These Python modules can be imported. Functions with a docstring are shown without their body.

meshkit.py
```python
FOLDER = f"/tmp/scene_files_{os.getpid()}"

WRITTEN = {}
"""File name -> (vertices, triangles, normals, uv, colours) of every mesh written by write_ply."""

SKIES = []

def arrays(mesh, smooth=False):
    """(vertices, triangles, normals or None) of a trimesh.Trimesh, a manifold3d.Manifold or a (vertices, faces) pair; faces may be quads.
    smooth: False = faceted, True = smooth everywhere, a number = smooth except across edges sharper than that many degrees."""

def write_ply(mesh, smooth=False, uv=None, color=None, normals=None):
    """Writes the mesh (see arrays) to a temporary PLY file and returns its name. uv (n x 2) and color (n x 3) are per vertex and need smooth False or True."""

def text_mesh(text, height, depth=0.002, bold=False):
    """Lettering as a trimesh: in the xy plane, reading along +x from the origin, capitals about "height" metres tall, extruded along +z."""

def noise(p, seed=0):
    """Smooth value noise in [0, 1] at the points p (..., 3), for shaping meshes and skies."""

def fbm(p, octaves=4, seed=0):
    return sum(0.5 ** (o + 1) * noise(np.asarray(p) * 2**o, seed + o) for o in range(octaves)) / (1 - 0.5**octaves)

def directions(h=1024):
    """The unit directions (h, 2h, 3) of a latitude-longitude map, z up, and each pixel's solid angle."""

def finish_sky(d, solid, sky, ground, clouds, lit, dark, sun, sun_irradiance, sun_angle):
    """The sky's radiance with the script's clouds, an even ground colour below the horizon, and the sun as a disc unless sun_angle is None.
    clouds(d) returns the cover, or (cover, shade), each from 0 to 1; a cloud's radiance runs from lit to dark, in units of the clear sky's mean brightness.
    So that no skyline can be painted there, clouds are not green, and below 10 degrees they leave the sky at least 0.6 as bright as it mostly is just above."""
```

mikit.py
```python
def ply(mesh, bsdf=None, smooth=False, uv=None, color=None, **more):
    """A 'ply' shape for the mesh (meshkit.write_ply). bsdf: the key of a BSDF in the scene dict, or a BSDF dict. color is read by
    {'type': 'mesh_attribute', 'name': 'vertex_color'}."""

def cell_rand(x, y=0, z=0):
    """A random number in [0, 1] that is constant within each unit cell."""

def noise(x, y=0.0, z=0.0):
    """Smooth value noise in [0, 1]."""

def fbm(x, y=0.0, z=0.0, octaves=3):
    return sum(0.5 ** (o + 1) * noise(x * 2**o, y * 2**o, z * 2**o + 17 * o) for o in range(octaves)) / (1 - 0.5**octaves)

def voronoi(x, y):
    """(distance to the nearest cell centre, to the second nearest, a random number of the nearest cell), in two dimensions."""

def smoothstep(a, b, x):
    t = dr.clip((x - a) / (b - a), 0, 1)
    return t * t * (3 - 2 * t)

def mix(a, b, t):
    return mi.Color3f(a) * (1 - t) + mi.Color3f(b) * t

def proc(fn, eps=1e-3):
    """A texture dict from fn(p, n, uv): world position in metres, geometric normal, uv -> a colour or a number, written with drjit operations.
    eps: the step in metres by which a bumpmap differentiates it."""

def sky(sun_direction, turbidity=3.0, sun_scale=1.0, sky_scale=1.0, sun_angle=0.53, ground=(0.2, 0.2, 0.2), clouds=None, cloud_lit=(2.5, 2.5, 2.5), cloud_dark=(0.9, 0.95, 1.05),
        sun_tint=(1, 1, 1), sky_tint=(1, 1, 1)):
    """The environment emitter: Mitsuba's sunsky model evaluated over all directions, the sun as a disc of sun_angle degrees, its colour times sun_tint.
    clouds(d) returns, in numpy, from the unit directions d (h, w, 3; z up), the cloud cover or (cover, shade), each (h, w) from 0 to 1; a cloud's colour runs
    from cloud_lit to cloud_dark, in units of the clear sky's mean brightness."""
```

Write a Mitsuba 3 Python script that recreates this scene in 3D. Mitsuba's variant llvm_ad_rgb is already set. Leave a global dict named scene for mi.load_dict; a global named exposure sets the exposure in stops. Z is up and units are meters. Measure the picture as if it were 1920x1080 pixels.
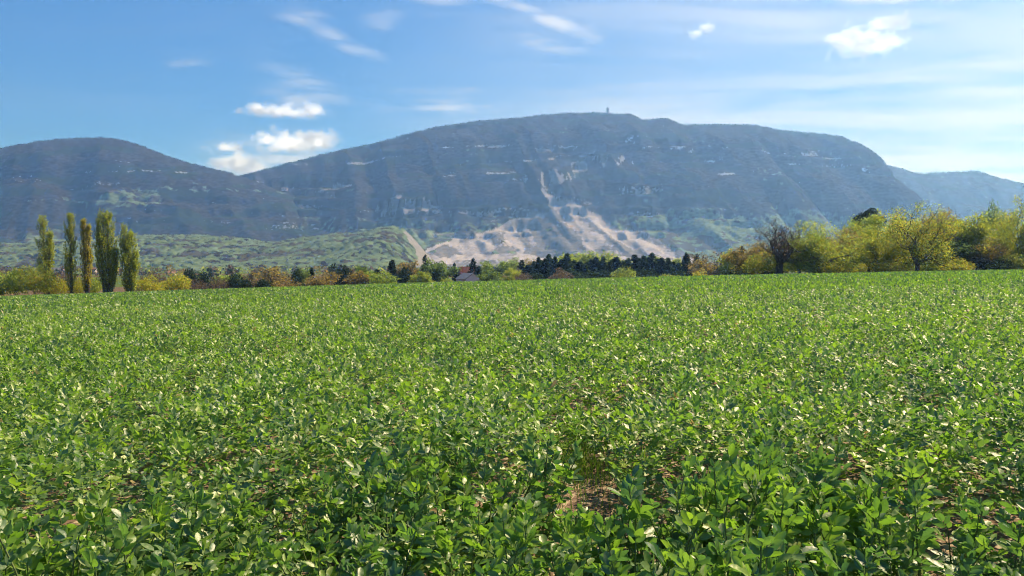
import math
import numpy as np
import trimesh
import mitsuba as mi
import drjit as dr
import mikit
import meshkit
from mikit import proc, mix, smoothstep

T = mi.ScalarTransform4f
scene, labels = {}, {}

# ------------------------------------------------------------------ camera, sky, exposure
EYE = 1.7                                   # the photographer's eye height above the soil
LENS = 1507.0 / 1920.0                      # focal length as a share of the picture's width
HAZE_DENSITY = (0.25e-4, 0.54e-4, 1.18e-4)  # air between here and the mountain, per metre
exposure = 2.8
scene['camera'] = {
    'type': 'perspective', 'fov': 2 * math.degrees(math.atan(0.5 / LENS)), 'fov_axis': 'x',
    'near_clip': 0.1, 'far_clip': 60000.0,
    'to_world': T().look_at(origin=[0, 0, EYE], target=[0, 100, EYE - 2.654], up=[0, 0, 1]),
    'medium': {'type': 'ref', 'id': 'air'},
}
SUN_AZ, SUN_EL = 56.0, 49.0                 # right of the view, above the horizon
SUN = (math.sin(math.radians(SUN_AZ)) * math.cos(math.radians(SUN_EL)),
       math.cos(math.radians(SUN_AZ)) * math.cos(math.radians(SUN_EL)), math.sin(math.radians(SUN_EL)))


def npfbm(x, y, octaves=4, seed=0):
    p = np.stack([np.asarray(x, float), np.asarray(y, float), np.zeros(np.shape(x))], -1)
    return meshkit.fbm(p, octaves, seed)


def sstep(a, b, x):
    t = np.clip((x - a) / (b - a), 0, 1)
    return t * t * (3 - 2 * t)


def clouds(d):
    az = np.degrees(np.arctan2(d[..., 0], d[..., 1]))
    el = np.degrees(np.arcsin(np.clip(d[..., 2], -1, 1)))
    # high thin cirrus: long streaks across a plane far above, thicker towards the sun's side
    k = 1.0 / np.maximum(d[..., 2], 0.03)
    u, v = d[..., 0] * k, d[..., 1] * k
    warp = npfbm(u * 0.6, v * 0.6, 3, 5)
    streak = npfbm(u * 0.55 + 2.0 * warp + 0.15 * v, v * 2.2 + 1.2 * warp, 6, 11)
    fine = npfbm(u * 3 + v * 0.5 + 4 * warp, v * 7 + 3 * warp, 4, 23)
    side = sstep(-16, 22, az) * (1 - sstep(110, 160, np.abs(az)))
    low = 1 - sstep(8.0, 23, el)
    lift = 0.16 * side + 0.08 * side * low
    veil = sstep(0.50, 0.92, streak + lift + 0.18 * (fine - 0.5)) * (0.05 + 0.65 * side)
    veil = np.maximum(veil, side * low * np.clip(0.66 + 1.5 * (streak - 0.5) + 0.5 * (fine - 0.5), 0.1, 1))
    # a brushed wisp high over the middle and a few smaller ones
    wob = 2.2 * (npfbm(az * 0.35, el * 0.55, 4, 31) - 0.5)
    for a0, e0, la, le, tilt, amt in ((0.0, 17.9, 1.8, 0.55, -0.3, 0.8), (2.7, 17.0, 2.4, 0.6, -0.35, 0.7), (5.5, 15.9, 1.4, 0.75, 0.0, 0.6), (1.5, 15.6, 4.4, 0.6, -0.12, 0.4), (-9.0, 16.8, 1.4, 0.5, 0.22, 0.6),
                                     (-13.4, 15.85, 2.2, 0.4, -0.35, 0.5), (-11.3, 14.9, 1.9, 0.4, -0.3, 0.4), (-14.3, 17.0, 1.5, 0.4, -0.2, 0.25), (-21.8, 13.2, 1.0, 0.24, -0.05, 0.5), (-14.2, 12.3, 2.2, 0.6, -0.3, 0.4),
                                     (-14.9, 11.4, 1.8, 0.8, -0.2, 0.36), (-16.3, 7.2, 3.7, 1.4, 0.05, 0.6), (-3.8, 11.05, 5.0, 0.6, 0.0, 0.45), (-3.8, 12.0, 4.6, 0.25, -0.03, 0.3), (23.7, 16.7, 5.4, 0.5, 0.02, 0.8),
                                     (21.7, 16.3, 1.3, 0.45, 0.0, 0.5), (28.6, 16.1, 3.5, 0.35, 0.03, 0.6), (-4.9, 17.8, 2.0, 0.8, 0.1, 0.35)):
        x, y = (az - a0) / la, (el - e0 - tilt * (az - a0) - 0.5 * wob) / le
        veil = np.maximum(veil, amt * np.exp(-(x * x + y * y)) * (0.25 + 1.25 * sstep(0.3, 0.72, fine)))
    # fair-weather cumulus: flat-bottomed heaps
    cum, shade = np.zeros_like(az), np.zeros_like(az)
    bump = npfbm(az * 0.85, el * 1.3, 5, 41) - 0.5
    ragged = npfbm(az * 2.3, el * 2.9, 4, 47) - 0.5
    for a0, e0, la, le, flat in ((-15.7, 10.35, 2.5, 0.5, 1), (-17.3, 10.5, 0.95, 0.5, 1), (-13.7, 10.5, 0.9, 0.5, 1), (-15.4, 8.2, 2.5, 0.95, 1), (-13.5, 8.4, 1.25, 0.85, 1), (-17.0, 8.4, 0.95, 0.7, 1), (-19.0, 6.8, 1.45, 0.85, 1),
                                 (-19.5, 7.85, 1.0, 0.3, 1), (-18.0, 6.5, 1.1, 0.6, 1), (23.2, 14.3, 1.7, 0.84, 0), (24.3, 13.85, 1.45, 0.5, 0), (22.1, 14.55, 1.0, 0.32, 0), (24.5, 15.15, 1.2, 0.4, 0), (25.2, 15.3, 0.55, 0.3, 0),
                                 (25.3, 14.0, 0.8, 0.34, 0), (25.8, 15.5, 0.25, 0.17, 0), (13.5, 16.0, 0.5, 0.26, 0), (12.8, 15.65, 0.47, 0.22, 0), 
                                 (25.8, 14.9, 0.28, 0.17, 0)):
        x, y = (az - a0) / la, (el - e0) / le
        y = np.where((y < 0) & (flat > 0), y * 2.0, y)
        r = np.sqrt(x * x + y * y)
        c = sstep(-0.22, 0.62, 1.0 - r + 1.1 * bump + 1.5 * ragged)
        c = c * (1 if la > 0.8 else 0.8)
        s = np.clip(0.55 - 0.6 * y + 2.2 * (bump + ragged), 0, 1) * (0.95 if flat else 0.7)
        shade = np.where(c > cum, s, shade)
        cum = np.maximum(cum, c)
    # the rest of the dome: the same scattered wisps
    cover = 1 - (1 - np.clip(veil, 0, 0.88)) * (1 - cum)
    shade = np.where(cum > 0.05, shade * np.clip(cum * 2, 0, 1), 0.6 * (1 - cum))
    return cover, shade


scene['sky'] = mikit.sky(SUN, turbidity=3.0, sky_scale=0.42, sun_tint=(1.03, 1.0, 0.94), clouds=clouds, cloud_lit=(4.5, 4.8, 5.6), cloud_dark=(1.8, 1.95, 2.3), sky_tint=(0.46, 0.92, 1.45), ground=(0.08, 0.11, 0.06))

# ------------------------------------------------------------------ materials


def leaf_bsdf(colour, rough, trans, spec=1.5):
    return {'type': 'principledthin', 'base_color': colour, 'roughness': rough, 'diff_trans': trans, 'eta': spec}


def bean_colour(p, n, uv):
    """uv.x: the plant's and the leaf's own tone, uv.y: 0 glaucous old leaf .. 1 fresh leaf."""
    old = mix((0.055, 0.112, 0.060), (0.120, 0.190, 0.098), uv.x)
    new = mix((0.125, 0.195, 0.020), (0.200, 0.245, 0.024), uv.x)
    c = mix(old, new, dr.clip(uv.y, 0, 1))
    return mix(c, (0.20, 0.15, 0.06), smoothstep(1.5, 1.9, uv.y))        # the odd withered leaf


def tree_colour(p, n, uv):
    """uv.x: tone of the single spray, uv.y: kind of foliage along a ramp."""
    ramp = [(0.0, (0.005, 0.010, 0.008)), (0.12, (0.016, 0.030, 0.014)), (0.25, (0.055, 0.090, 0.028)), (0.40, (0.125, 0.180, 0.032)), (0.52, (0.200, 0.215, 0.024)),
            (0.64, (0.215, 0.185, 0.020)), (0.70, (0.185, 0.120, 0.030)), (0.76, (0.105, 0.098, 0.028)), (0.88, (0.075, 0.064, 0.036)), (1.0, (0.060, 0.046, 0.042))]
    c = mi.Color3f(ramp[0][1])
    for (a, _), (b, col) in zip(ramp[:-1], ramp[1:]):
        c = mix(c, col, dr.clip((uv.y - a) / (b - a), 0, 1))
    return c * (1.2 + 1.7 * uv.x)


def soil_colour(p, n, uv):
    c = mix((0.095, 0.065, 0.048), (0.20, 0.150, 0.112), mikit.fbm(p.x * 6, p.y * 6, 0, 4))
    return mix(c, (0.30, 0.25, 0.18), smoothstep(0.62, 0.7, mikit.noise(p.x * 45, p.y * 22)))


def plain_colour(p, n, uv):
    c = mix((0.05, 0.09, 0.025), (0.09, 0.11, 0.03), mikit.fbm(p.x / 60, p.y / 90, 0, 3))
    return mix(c, (0.10, 0.075, 0.05), smoothstep(0.62, 0.66, mikit.noise(p.x / 170, p.y / 120, 3.3)))


def terrain_colour(p, n, uv):
    """uv.x: 0 wooded .. 1 bare rock and scree; uv.y: 0 leafless wood .. 1 fresh green wood (a map of what grows there)."""
    f = mikit.noise(p.x / 16, p.y / 16, p.z / 9)
    g = mikit.fbm(p.x / 70, p.y / 70, p.z / 40, 3)
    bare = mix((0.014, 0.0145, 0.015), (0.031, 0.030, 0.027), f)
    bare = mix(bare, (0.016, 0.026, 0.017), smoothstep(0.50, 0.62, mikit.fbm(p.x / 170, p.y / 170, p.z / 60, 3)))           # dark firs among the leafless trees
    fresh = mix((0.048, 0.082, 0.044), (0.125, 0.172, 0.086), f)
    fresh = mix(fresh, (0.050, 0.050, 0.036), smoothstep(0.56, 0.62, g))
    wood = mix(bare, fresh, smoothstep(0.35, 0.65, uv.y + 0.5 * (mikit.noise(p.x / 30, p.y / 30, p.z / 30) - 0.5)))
    lime = mix((0.105, 0.105, 0.10), (0.21, 0.205, 0.195), mikit.fbm(p.x / 11, p.y / 11, p.z / 30, 3))
    return mix(wood, lime, smoothstep(0.42, 0.58, uv.x + 0.35 * (mikit.noise(p.x / 9, p.y / 9, p.z / 9) - 0.5)))


def quarry_colour(p, n, uv):
    """uv.x: 0 grey overgrown spoil .. 1 fresh pale cut; uv.y: share of rusty marl."""
    g = mikit.fbm(p.x / 9, p.y / 14, p.z / 5, 4)
    pale = mix((0.185, 0.176, 0.182), (0.36, 0.345, 0.355), g)
    pale = mix(pale, (0.32, 0.24, 0.18), smoothstep(0.35, 0.65, uv.y + 0.5 * (mikit.noise(p.x / 12, p.y / 12, p.z / 12) - 0.5)))
    grey = mix((0.075, 0.078, 0.075), (0.165, 0.158, 0.155), g)
    return mix(grey, pale, smoothstep(0.30, 0.70, uv.x + 0.45 * (mikit.noise(p.x / 10, p.y / 10, p.z / 10) - 0.5)))


def bark_colour(p, n, uv):
    return mix((0.045, 0.039, 0.034), (0.125, 0.108, 0.094), mikit.noise(p.x * 3, p.y * 3, p.z * 1.2))


def rgb(*c):
    return {'type': 'rgb', 'value': list(c)}


def bean_glow(p, n, uv):
    """What the leaf's flesh lets through: yellower and paler than its skin."""
    c = mix(mix((0.055, 0.155, 0.036), (0.100, 0.24, 0.046), uv.x), mix((0.185, 0.40, 0.026), (0.29, 0.51, 0.032), uv.x), dr.clip(uv.y, 0, 1))
    return mix(c, (0.34, 0.26, 0.10), smoothstep(1.5, 1.9, uv.y))


def quilted(p, n, uv):
    """The puckered skin between a leaf's veins."""
    return 0.0016 * mikit.noise(p.x * 85, p.y * 85, p.z * 85)


def waxy(colour, flesh, trans, rough, share):
    """A leaf: lets light through, and its waxy skin shines."""
    return {'type': 'blendbsdf', 'weight': share, 'a': leaf_bsdf(flesh, 0.6, trans),
            'b': {'type': 'twosided', 'b': {'type': 'bumpmap', 'scale': 1.0, 'tex': proc(quilted, 0.002),
                                            'b': {'type': 'principled', 'base_color': colour, 'roughness': rough, 'eta': 2.0, 'clearcoat': 0.1, 'clearcoat_gloss': 0.3}}}}


scene['bean_leaf_material'] = waxy(proc(bean_colour), proc(bean_glow), 1.45, 0.47, 0.40)
scene['stem_material'] = {'type': 'twosided', 'b': {'type': 'principled', 'base_color': rgb(0.10, 0.14, 0.045), 'roughness': 0.5}}
scene['foliage_material'] = leaf_bsdf(proc(tree_colour), 0.6, 1.25)
scene['bark_material'] = {'type': 'twosided', 'b': {'type': 'diffuse', 'reflectance': proc(bark_colour)}}
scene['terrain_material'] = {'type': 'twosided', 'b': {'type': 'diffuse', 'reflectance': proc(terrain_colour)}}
scene['quarry_material'] = {'type': 'twosided', 'b': {'type': 'diffuse', 'reflectance': proc(quarry_colour)}}
scene['soil_material'] = {'type': 'twosided', 'b': {'type': 'diffuse', 'reflectance': proc(soil_colour)}}
scene['plain_material'] = {'type': 'twosided', 'b': {'type': 'diffuse', 'reflectance': proc(plain_colour)}}
scene['straw_material'] = {'type': 'twosided', 'b': {'type': 'diffuse', 'reflectance': rgb(0.42, 0.33, 0.20)}}
scene['plaster_material'] = {'type': 'twosided', 'b': {'type': 'diffuse', 'reflectance': rgb(0.58, 0.49, 0.46)}}
scene['brown_plaster_material'] = {'type': 'twosided', 'b': {'type': 'diffuse', 'reflectance': rgb(0.30, 0.17, 0.12)}}
scene['slate_material'] = {'type': 'twosided', 'b': {'type': 'principled', 'base_color': rgb(0.10, 0.105, 0.115), 'roughness': 0.5}}
scene['tile_material'] = {'type': 'twosided', 'b': {'type': 'diffuse', 'reflectance': rgb(0.10, 0.048, 0.04)}}
scene['orange_tile_material'] = {'type': 'twosided', 'b': {'type': 'diffuse', 'reflectance': rgb(0.30, 0.17, 0.12)}}
scene['window_material'] = {'type': 'principled', 'base_color': rgb(0.02, 0.025, 0.03), 'roughness': 0.12}
scene['timber_material'] = {'type': 'twosided', 'b': {'type': 'diffuse', 'reflectance': rgb(0.08, 0.055, 0.04)}}
scene['concrete_material'] = {'type': 'twosided', 'b': {'type': 'diffuse', 'reflectance': rgb(0.34, 0.33, 0.32)}}

# ------------------------------------------------------------------ helpers


def numbered(name):
    if name not in labels and not any(k == name or k.startswith(name + '__') for k in scene):
        return name
    i = 1
    while f'{name}_{i:03d}' in labels or f'{name}_{i:03d}' in scene:
        i += 1
    return f'{name}_{i:03d}'


def tag(key, label, category=None, group=None, kind=None):
    labels[key] = {k: v for k, v in (('label', label), ('category', category), ('group', group), ('kind', kind)) if v}
    return key


def thing(name, label, category, group=None):
    return tag(numbered(name), label, category, group)


def soft_normals(v, f):
    n = np.zeros_like(v)
    c = np.cross(v[f[:, 1]] - v[f[:, 0]], v[f[:, 2]] - v[f[:, 0]])
    for k in range(3):
        np.add.at(n, f[:, k], c)
    return n / np.maximum(np.linalg.norm(n, axis=1, keepdims=True), 1e-12)


def unit(a):
    return a / np.maximum(np.linalg.norm(a, axis=-1, keepdims=True), 1e-9)


def field_z(x, y):
    """The bean field: a gentle slope, higher on the right, rounded across."""
    return 0.026 * x - 0.0127 * y - 4.7e-5 * x * x


def ground_z(x, y):
    x, y = np.asarray(x, float), np.asarray(y, float)
    xf = np.clip(x, -260, 260)
    near = field_z(xf, np.minimum(y, 320.0))
    w = sstep(200, 430, y - 0.25 * np.clip(x, -100, 300))
    far = -8.5 + 0.018 * np.clip(x, -220, 150) * (1 - sstep(500, 800, y))
    return near * (1 - w) + far * w


def grid_mesh(xs, ys):
    nx, ny = len(xs), len(ys)
    i, j = np.meshgrid(np.arange(ny - 1), np.arange(nx - 1), indexing='ij')
    a = (i * nx + j).ravel()
    return np.vstack([np.stack([a, a + 1, a + nx + 1], 1), np.stack([a, a + nx + 1, a + nx], 1)])


# ------------------------------------------------------------------ ground
def sheet(name, xs, ys, zfun, material, drop=0.0):
    X, Y = np.meshgrid(xs, ys)
    Z = zfun(X, Y) - drop
    v = np.stack([X, Y, Z], -1).reshape(-1, 3)
    scene[name] = mikit.ply((v, grid_mesh(xs, ys)), material, smooth=True)
    labels[name] = {'kind': 'structure'}


spread = np.concatenate([-np.geomspace(9000, 130, 30), np.linspace(-120, 120, 49), np.geomspace(130, 9000, 30)])
sheet('plain', spread, np.concatenate([[-3000, -1000, -300, -60], np.linspace(-20, 600, 125), np.geomspace(620, 11500, 30)]), ground_z, 'plain_material', 0.06)


def soil_z(x, y):
    d = np.hypot(x, y)
    return field_z(x, y) + 0.05 * (npfbm(x * 3.1, y * 3.1, 4, 3) - 0.5) * (1 - sstep(12, 30, d))


sheet('field_soil', np.concatenate([np.linspace(-140, -10, 40), np.linspace(-9.9, 9.9, 231), np.linspace(10, 140, 40)]),
      np.concatenate([np.linspace(-6, 1.5, 10), np.linspace(1.6, 14, 145), np.linspace(15, 186, 60)]), soil_z, 'soil_material')

# ------------------------------------------------------------------ mountain, hill, foothill, far ridge


def domes(x, y, cell, seed):
    """Tree crowns as rounded heaps: height 0..1 of the tallest crown over each point, and that crown's own random number."""
    best, who = np.zeros_like(x), np.zeros_like(x)
    cx, cy = np.floor(x / cell), np.floor(y / cell)

    def rnd(a, b, s):
        h = (a.astype(np.int64) * 374761393 + b.astype(np.int64) * 668265263 + (seed * 31 + s) * 144665) & 0xFFFFFFFF
        h = ((h ^ (h >> 13)) * 1274126177) & 0xFFFFFFFF
        return ((h ^ (h >> 16)) & 0xFFFFFF) / 16777215.0
    for da in (-1, 0, 1):
        for db in (-1, 0, 1):
            a, b = cx + da, cy + db
            px, py = (a + rnd(a, b, 1)) * cell, (b + rnd(a, b, 2)) * cell
            tall, r = 0.45 + 0.55 * rnd(a, b, 3), cell * (0.55 + 0.25 * rnd(a, b, 4))
            q = 1 - ((x - px) ** 2 + (y - py) ** 2) / (r * r)
            z = tall * np.sqrt(np.clip(q, 0, 1))
            who = np.where(z > best, rnd(a, b, 5), who)
            best = np.maximum(best, z)
    return best, who


def strokes(x, z, lines):
    """Nearness (1 inside .. 0) to polylines of (x, z, half width) in metres on the mountain's face."""
    out = np.zeros_like(x)
    for line in lines:
        for (x0, z0, w0), (x1, z1, w1) in zip(line[:-1], line[1:]):
            dx, dz = x1 - x0, z1 - z0
            t = np.clip(((x - x0) * dx + (z - z0) * dz) / (dx * dx + dz * dz), 0, 1)
            d = np.hypot(x - x0 - t * dx, z - z0 - t * dz)
            w = w0 + t * (w1 - w0)
            out = np.maximum(out, np.clip(1.5 - d / w, 0, 1))
    return out


def poly_mask(x, z, pts):
    inside = np.zeros(x.shape, bool)
    for (x0, z0), (x1, z1) in zip(pts, pts[1:] + pts[:1]):
        cross = ((z0 > z) != (z1 > z)) & (x < (x1 - x0) * (z - z0) / (z1 - z0 + 1e-9) + x0)
        inside ^= cross
    return inside


def face_profile(s):
    """Height share of the ridge at s (0 foot .. 1 ridge): talus, wall, shelf, upper slope."""
    return np.interp(s, [0, 0.18, 0.38, 0.56, 0.66, 0.76, 0.86, 1.0], [0, 0.06, 0.20, 0.50, 0.59, 0.78, 0.88, 1.0])


def relief(name, x0, x1, step, ridge, ridge_y, foot_y, rough, cell, tree, seed, look, back=260.0, profile=face_profile, quarry=None, step_y=None):
    """A hill: foot, wooded face and ridge. ridge: (x, height) of the crest."""
    xs = np.arange(x0, x1 + 1, step)
    rx, rz = np.array(ridge, float).T
    H1 = np.interp(xs, rx, rz) + 13
    k = np.ones(5) / 5
    H1 = H1 + (20 * (npfbm(xs / 90, xs * 0, 4, seed + 9) - 0.5) if tree > 10 and H1.max() < 200 else 0)
    H1 = np.convolve(np.pad(H1, 2, mode='edge'), k, 'valid')
    depth = ridge_y - foot_y
    sy = step_y or step
    ss = np.arange(0, 1 + back / depth, sy / depth)
    X, S = np.meshgrid(xs, ss)
    H = np.broadcast_to(H1, X.shape)
    bend = 160 * (npfbm(X / 700, S * 1.2, 3, seed) - 0.5)
    Y = foot_y + depth * S + bend * np.clip(1.2 - S, 0, 1)
    body = profile(np.clip(S, 0, 1))
    over = np.clip((S - 1) * depth, 0, None)
    # ribs and gullies run down the face, slanting to the right
    slant = X - 520 * (1 - S)
    rib = 1 - np.abs(2 * npfbm(slant / 230 + 3, S * 1.4, 3, seed + 1) - 1)
    rib2 = 1 - np.abs(2 * npfbm(slant / 75, S * 3.0, 3, seed + 2) - 1)
    env = np.sin(np.pi * np.clip(S, 0, 1)) ** 0.8
    Z = H * body + env * rough * ((rib - 0.6) * 110 + (rib2 - 0.6) * 26) * np.clip(H / 600, 0.15, 1.2)
    # beds of limestone: steep steps with wooded shelves between
    bed = 62.0
    q = (Z + 26 * npfbm(X / 420, S * 2, 2, seed + 5)) / bed
    fr = q - np.floor(q)
    ledge = sstep(0.50, 0.64, npfbm(X / 330, Z / 60, 3, seed + 6) - 0.12 * sstep(700, 1300, X) * (1 if quarry else 0)) * sstep(0.12, 0.3, S) * (1 - sstep(0.93, 0.99, S))
    Z = Z + rough * ledge * bed * 0.75 * (sstep(0.55, 0.95, fr) - fr) * np.clip(H / 500, 0.2, 1)
    Z = Z + rough * 9 * (npfbm(X / 38, Y / 38, 4, seed + 7) - 0.5)
    Z = Z - over * 0.25 - 13
    rockmask = ledge * sstep(0.50, 0.60, fr) * (1 - sstep(0.94, 1.0, fr)) * sstep(0.40, 0.66, npfbm(X / 150, Z / 26, 3, seed + 8)) * rough
    rock, green = look(X, Z, S, rockmask, seed)
    cut = None
    if quarry is not None:
        cut, pale, rust = quarry(X, Z, S)
        t = 14.0
        qq = Z / t
        bench = (np.floor(qq) + sstep(0.35, 0.75, qq - np.floor(qq))) * t
        Z = np.where(cut, 0.35 * Z + 0.65 * bench + 20 * (npfbm(X / 55, Y / 45, 5, 77) - 0.5) + 7 * np.abs(npfbm((X - 0.6 * Z) / 17, Z / 90, 3, 78) - 0.5), Z)
    crown, who = domes(X, Y, cell, seed)
    if name == 'foothill':                        # old wood with broad crowns beside young thickets
        crown2, who2 = domes(X, Y, cell * 1.5, seed + 1)
        young = npfbm(X / 110, Y / 110, 3, seed + 40) > 0.5
        crown, who = np.where(young, 0.7 * crown, 1.25 * crown2), np.where(young, who, who2)
    wooded = np.clip(1 - 1.6 * rock, 0, 1)
    if cut is not None:
        wooded = np.where(cut, 0, wooded)
    Z = Z + tree * crown * wooded * np.clip(0.25 + 1.5 * S + 1, 0, 1)
    green = green + (0.8 if name == 'foothill' else 0.25) * (who - 0.5)
    v = np.stack([X, Y, Z], -1).reshape(-1, 3)
    f = grid_mesh(xs, ss)
    if cut is None:
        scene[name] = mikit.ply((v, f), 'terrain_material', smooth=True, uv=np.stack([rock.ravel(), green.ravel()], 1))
    else:
        n_cut = cut.ravel()[f].sum(1) >= 2
        for key, ff, mat, a, b in ((name, f[~n_cut], 'terrain_material', rock, green), (name + '__quarry', f[n_cut], 'quarry_material', pale, rust)):
            used, inv = np.unique(ff, return_inverse=True)
            scene[key] = mikit.ply((v[used], inv.reshape(-1, 3)), mat, smooth=True, uv=np.stack([a.ravel()[used], b.ravel()[used]], 1))
    labels[name] = {'kind': 'structure'}
    return X, Y, Z


MOUNTAIN_RIDGE = [(-2300, 250), (-1900, 470), (-1570, 548), (-1350, 610), (-1080, 676), (-830, 727), (-640, 781), (-450, 828), (-190, 865), (0, 880), (255, 905), (480, 915), (570, 906), (700, 903),
                  (745, 884), (780, 868), (905, 881), (960, 868), (1003, 838), (1085, 842), (1400, 842), (1497, 828), (1590, 808), (1850, 788), (1960, 776), (2030, 728), (2095, 640), (2120, 560),
                  (2175, 380), (2230, 180), (2290, 20), (2600, 0)]


def mountain_look(X, Z, S, rockmask, seed):
    wall = strokes(X, Z, [[(-700, 270, 45), (-560, 310, 60), (-420, 300, 55)], [(300, 520, 40), (480, 560, 45), (640, 560, 40)], [(100, 430, 60), (280, 470, 50)]])
    streaks = sstep(0.52, 0.60, npfbm(X / 22, Z / 75, 4, seed + 21))
    beds = strokes(X, Z + 40 * (npfbm(X / 160, Z / 120, 3, 25) - 0.5), [[(-420, 640, 9), (-150, 660, 12), (60, 640, 8)], [(-900, 560, 8), (-560, 600, 11)], [(60, 560, 9), (330, 600, 13), (560, 590, 9)], [(-260, 480, 10), (60, 500, 12)],
                                                                     [(700, 640, 9), (1080, 660, 10)], [(900, 470, 8), (1250, 500, 10)], [(-1150, 400, 8), (-800, 430, 11)], [(1350, 620, 8), (1800, 600, 9)]])
    rock = np.maximum(rockmask * 0.58, np.clip(beds, 0, 1) * sstep(0.34, 0.62, npfbm(X / 80, Z / 30, 4, 26)) * 0.62)
    rock = np.maximum(rock, np.clip(wall, 0, 1) * streaks * 0.7)
    chute = strokes(X + 30 * (npfbm(X / 40, Z / 40, 3, 7) - 0.5), Z, [[(130, 450, 6), (161, 419, 12), (200, 360, 14)], [(840, 850, 4), (900, 780, 4), (960, 730, 3)]])
    rock = np.maximum(rock, 0.62 * np.clip(chute, 0, 1) * sstep(0.35, 0.5, npfbm(X / 15, Z / 22, 3, 9)))
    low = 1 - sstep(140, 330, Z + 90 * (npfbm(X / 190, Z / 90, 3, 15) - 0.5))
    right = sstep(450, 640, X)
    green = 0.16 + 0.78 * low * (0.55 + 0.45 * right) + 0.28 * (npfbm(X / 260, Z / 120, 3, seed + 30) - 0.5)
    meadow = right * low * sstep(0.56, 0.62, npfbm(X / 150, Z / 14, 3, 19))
    return np.clip(rock, 0, 1), np.clip(green + 0.3 * meadow, 0, 1)


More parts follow.
